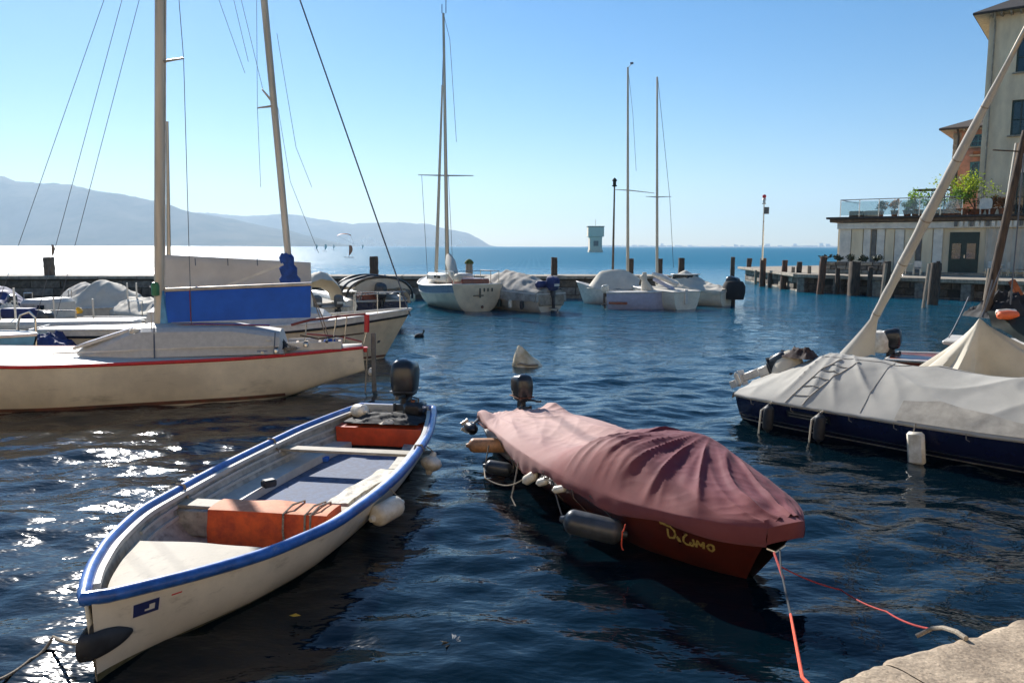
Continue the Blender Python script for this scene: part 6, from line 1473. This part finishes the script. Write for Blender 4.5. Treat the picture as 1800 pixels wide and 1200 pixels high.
# ------------------------------------------------------------------ buoy, small floating things
bp_ = P(926, 641, 0); rows = []
for k in range(13):
    v = k/12; 
    rows.append([(bp_.x*0+(.37*(1-v)**.8+.012)*math.cos(a)*(1+.12*mn.noise(V(math.cos(a)*2, math.sin(a)*2, v*3)))-.20*v+(.06 if math.cos(a) > 0 else 0)*(1-v), (.26*(1-v)**.8+.01)*math.sin(a), -.06+.55*v+.04*mn.noise(V(math.cos(a)*3, math.sin(a)*3, v*2+4))) for a in [2*math.pi*i/18 for i in range(18)]])
by = thing('mooring_buoy', 'lone lumpy white mooring buoy floating in mid harbour', 'buoy', (bp_.x, bp_.y, 0), .2)
MB().grid(rows, True).poly(rows[-1]).build('buoy_body', M['canvas_white'] if 'canvas_white' in M else mk('old_white_foam', (.72, .68, .56), .8, col2=(.45, .38, .24), scale=4, bump=.006, bscale=20), by)
MB().tube([(-.34, -.06, .0), (-.2, -.2, .06), (0, -.27, .03), (.25, -.2, .02)], .03, 8).build('rope_band', M['rope_grey'], by)
dk_ = thing('duck', 'small dark duck swimming near the far boats', 'duck', P(737, 592, 0)+V(0, 0, .02), .8)
MB().lathe([(.01, -.2), (.07, -.14), (.10, 0), (.08, .12), (.02, .2)], 12, Matrix.Rotation(math.pi/2, 4, 'Y')).build('body', M['black_matt'], dk_)
MB().tube([(.14, 0, .04), (.19, 0, .12), (.2, 0, .17), (.27, 0, .16)], [.035, .025, .04, .01], 8).build('head', M['green_dark'], dk_)
lf_ = MB().poly([(-.05, 0, .01), (0, -.03, .015), (.05, 0, .01), (0, .03, .015)]).build('floating_leaf', M['yellow'], None, fix=False); lf_.location = P(520, 1086, 0)+V(0, 0, .01); tag(lf_, 'tiny yellow leaf floating in the dark water beside the white hull', 'leaf')
ff = MB(); rr = random.Random(8)
for k in range(9):
    a = rr.random()*6.28; l_ = rr.uniform(.05, .11); ff.poly([(0, 0, .012), (l_*math.cos(a)+.01, l_*math.sin(a), .014), (l_*1.1*math.cos(a+.2), l_*1.1*math.sin(a+.2), .03), (.01, .01, .012)])
o = ff.build('floating_feather', M['fender_white'], None, fix=False); o.location = P(795, 1133, 0); tag(o, 'ruffled white feather floating in the dark water between the two near boats', 'feather')

# ------------------------------------------------------------------ quay at the lower right
quay = struct_root('quay')
ea, eb = V(-3.5, .62, 0), V(9.5, 6.9, 0); qd = (eb-ea).normalized(); qn = V(qd.y, -qd.x, 0)
M['quay_stone'] = mk('granite_quay', (.52, .43, .33), .88, col2=(.30, .24, .18), scale=5, bump=.006, bscale=42)
n_ = M['quay_stone'].node_tree; vz = n_.nodes.new('ShaderNodeTexVoronoi'); vz.inputs['Scale'].default_value = 95; tc_ = [x for x in n_.nodes if x.type == 'TEX_COORD'][0]
n_.links.new(tc_.outputs['Object'], vz.inputs['Vector']); mx = n_.nodes.new('ShaderNodeMix'); mx.data_type = 'RGBA'; mx.blend_type = 'MULTIPLY'; mx.inputs[0].default_value = .5
src = [x for x in n_.nodes if x.type == 'VALTORGB'][0]; n_.links.new(src.outputs[0], mx.inputs['A']); bw_ = n_.nodes.new('ShaderNodeRGBToBW'); n_.links.new(vz.outputs['Color'], bw_.inputs[0]); n_.links.new(bw_.outputs[0], mx.inputs['B']); n_.links.new(mx.outputs['Result'], n_.nodes['Principled BSDF'].inputs['Base Color'])
Lq = (eb-ea).length; cuts = [0, 1.9, 3.7, 4.62, 5.53, 8.0, 11, Lq]
for c0, c1 in zip(cuts[:-1], cuts[1:]):
    rows = []; near = 3 < c0 < 6.5; nn = int((c1-c0)/(.018 if near else .2))+2
    dl = [0]+([.006*i for i in range(1, 9)] if near else [.02, .05])+([.05+.02*1.12**i*i for i in range(1, 40)] if near else [.6, 1.2, 2.0])
    dl = [d for d in dl if d < 2.0]+[2.0]
    for i in range(nn):
        s_ = c0+.004+(c1-c0-.008)*i/(nn-1); row = []
        ed = .035*mn.fractal(V(s_*2.2, 0, 3), 1, 2, 5)+.012*mn.noise(V(s_*14, 1, 1)); endd = min(s_-c0, c1-s_); ed -= .02*math.exp(-(endd/.03)**2)
        row.append(ea+qd*s_-qn*(ed-.02)+V(0, 0, -1.5)); row.append(ea+qd*s_-qn*(ed-.0)+V(0, 0, 1.28))
        for d in dl:
            z = 1.36-.035*math.exp(-d/.025)+.008*mn.fractal(V(s_*3, d*3, 0), 1, 2, 5)+.003*mn.noise(V(s_*30, d*30, 2))
            z -= .02*max(0, mn.noise(V(s_*6, d*7, 9))-.45)*3
            row.append(ea+qd*s_-qn*ed*math.exp(-d*3)+qn*d+V(0, 0, z))
        rows.append(row)
    MB().grid(rows).build('coping_stone', M['quay_stone'], quay, fix=True)
MB().prism([tuple((ea+qn*2.01)[:2]), tuple((ea+qn*9)[:2]), tuple((eb+qn*9)[:2]), tuple((eb+qn*2.01)[:2])], -1.5, 1.355).build('quay_paving', M['quay_stone'], quay, smooth=False)

# ------------------------------------------------------------------ unseen harbour front behind the camera, added to bounce warm light on the hulls
hb = struct_root('unseen_harbour_front')
M['ochre_wall'] = mk('ochre_render', (.78, .62, .42), .9, col2=(.7, .54, .36), scale=.6)
M['cream_wall'] = mk('cream_render', (.80, .72, .56), .9, col2=(.74, .64, .5), scale=.6)
M['promenade'] = mk('promenade_paving', (.58, .50, .40), .9, col2=(.5, .43, .34), scale=2)
MB().prism([(-60, -10.5), (60, -10.5), (60, -34), (-60, -34)], -1.5, 1.352).build('promenade', M['promenade'], hb, smooth=False)
MB().prism([(-60, -10.4), (-60, -33.9), (-30, -33.9), (-12.5, -3.7), (-12.5, -2.6), (-30, -6)], -1.5, 1.34).build('promenade', M['promenade'], hb, smooth=False)
x = -44; k = 0
while x < 44:
    w = R.uniform(8, 12); h = R.uniform(9, 13); mt = M['ochre_wall'] if k % 2 else M['cream_wall']; k += 1
    MB().box((x+w/2, -20, 1.35+h/2), (w-.02, 8, h)).build('unseen_house_front', mt, hb, smooth=False)
    MB().box((x+w/2, -19.6, 1.35+h+.1), (w+.1, 9, .25)).build('eave', M['roof_dark'], hb, smooth=False)
    wm_ = MB()
    for i in range(int(w/2.6)):
        for j in range(int(h/3)): wm_.box((x+1.6+i*2.5, -15.97, 3.1+j*3), (1.0, .1, 1.6))
    wm_.build('window_row', M['shutter'], hb, smooth=False)
    x += w
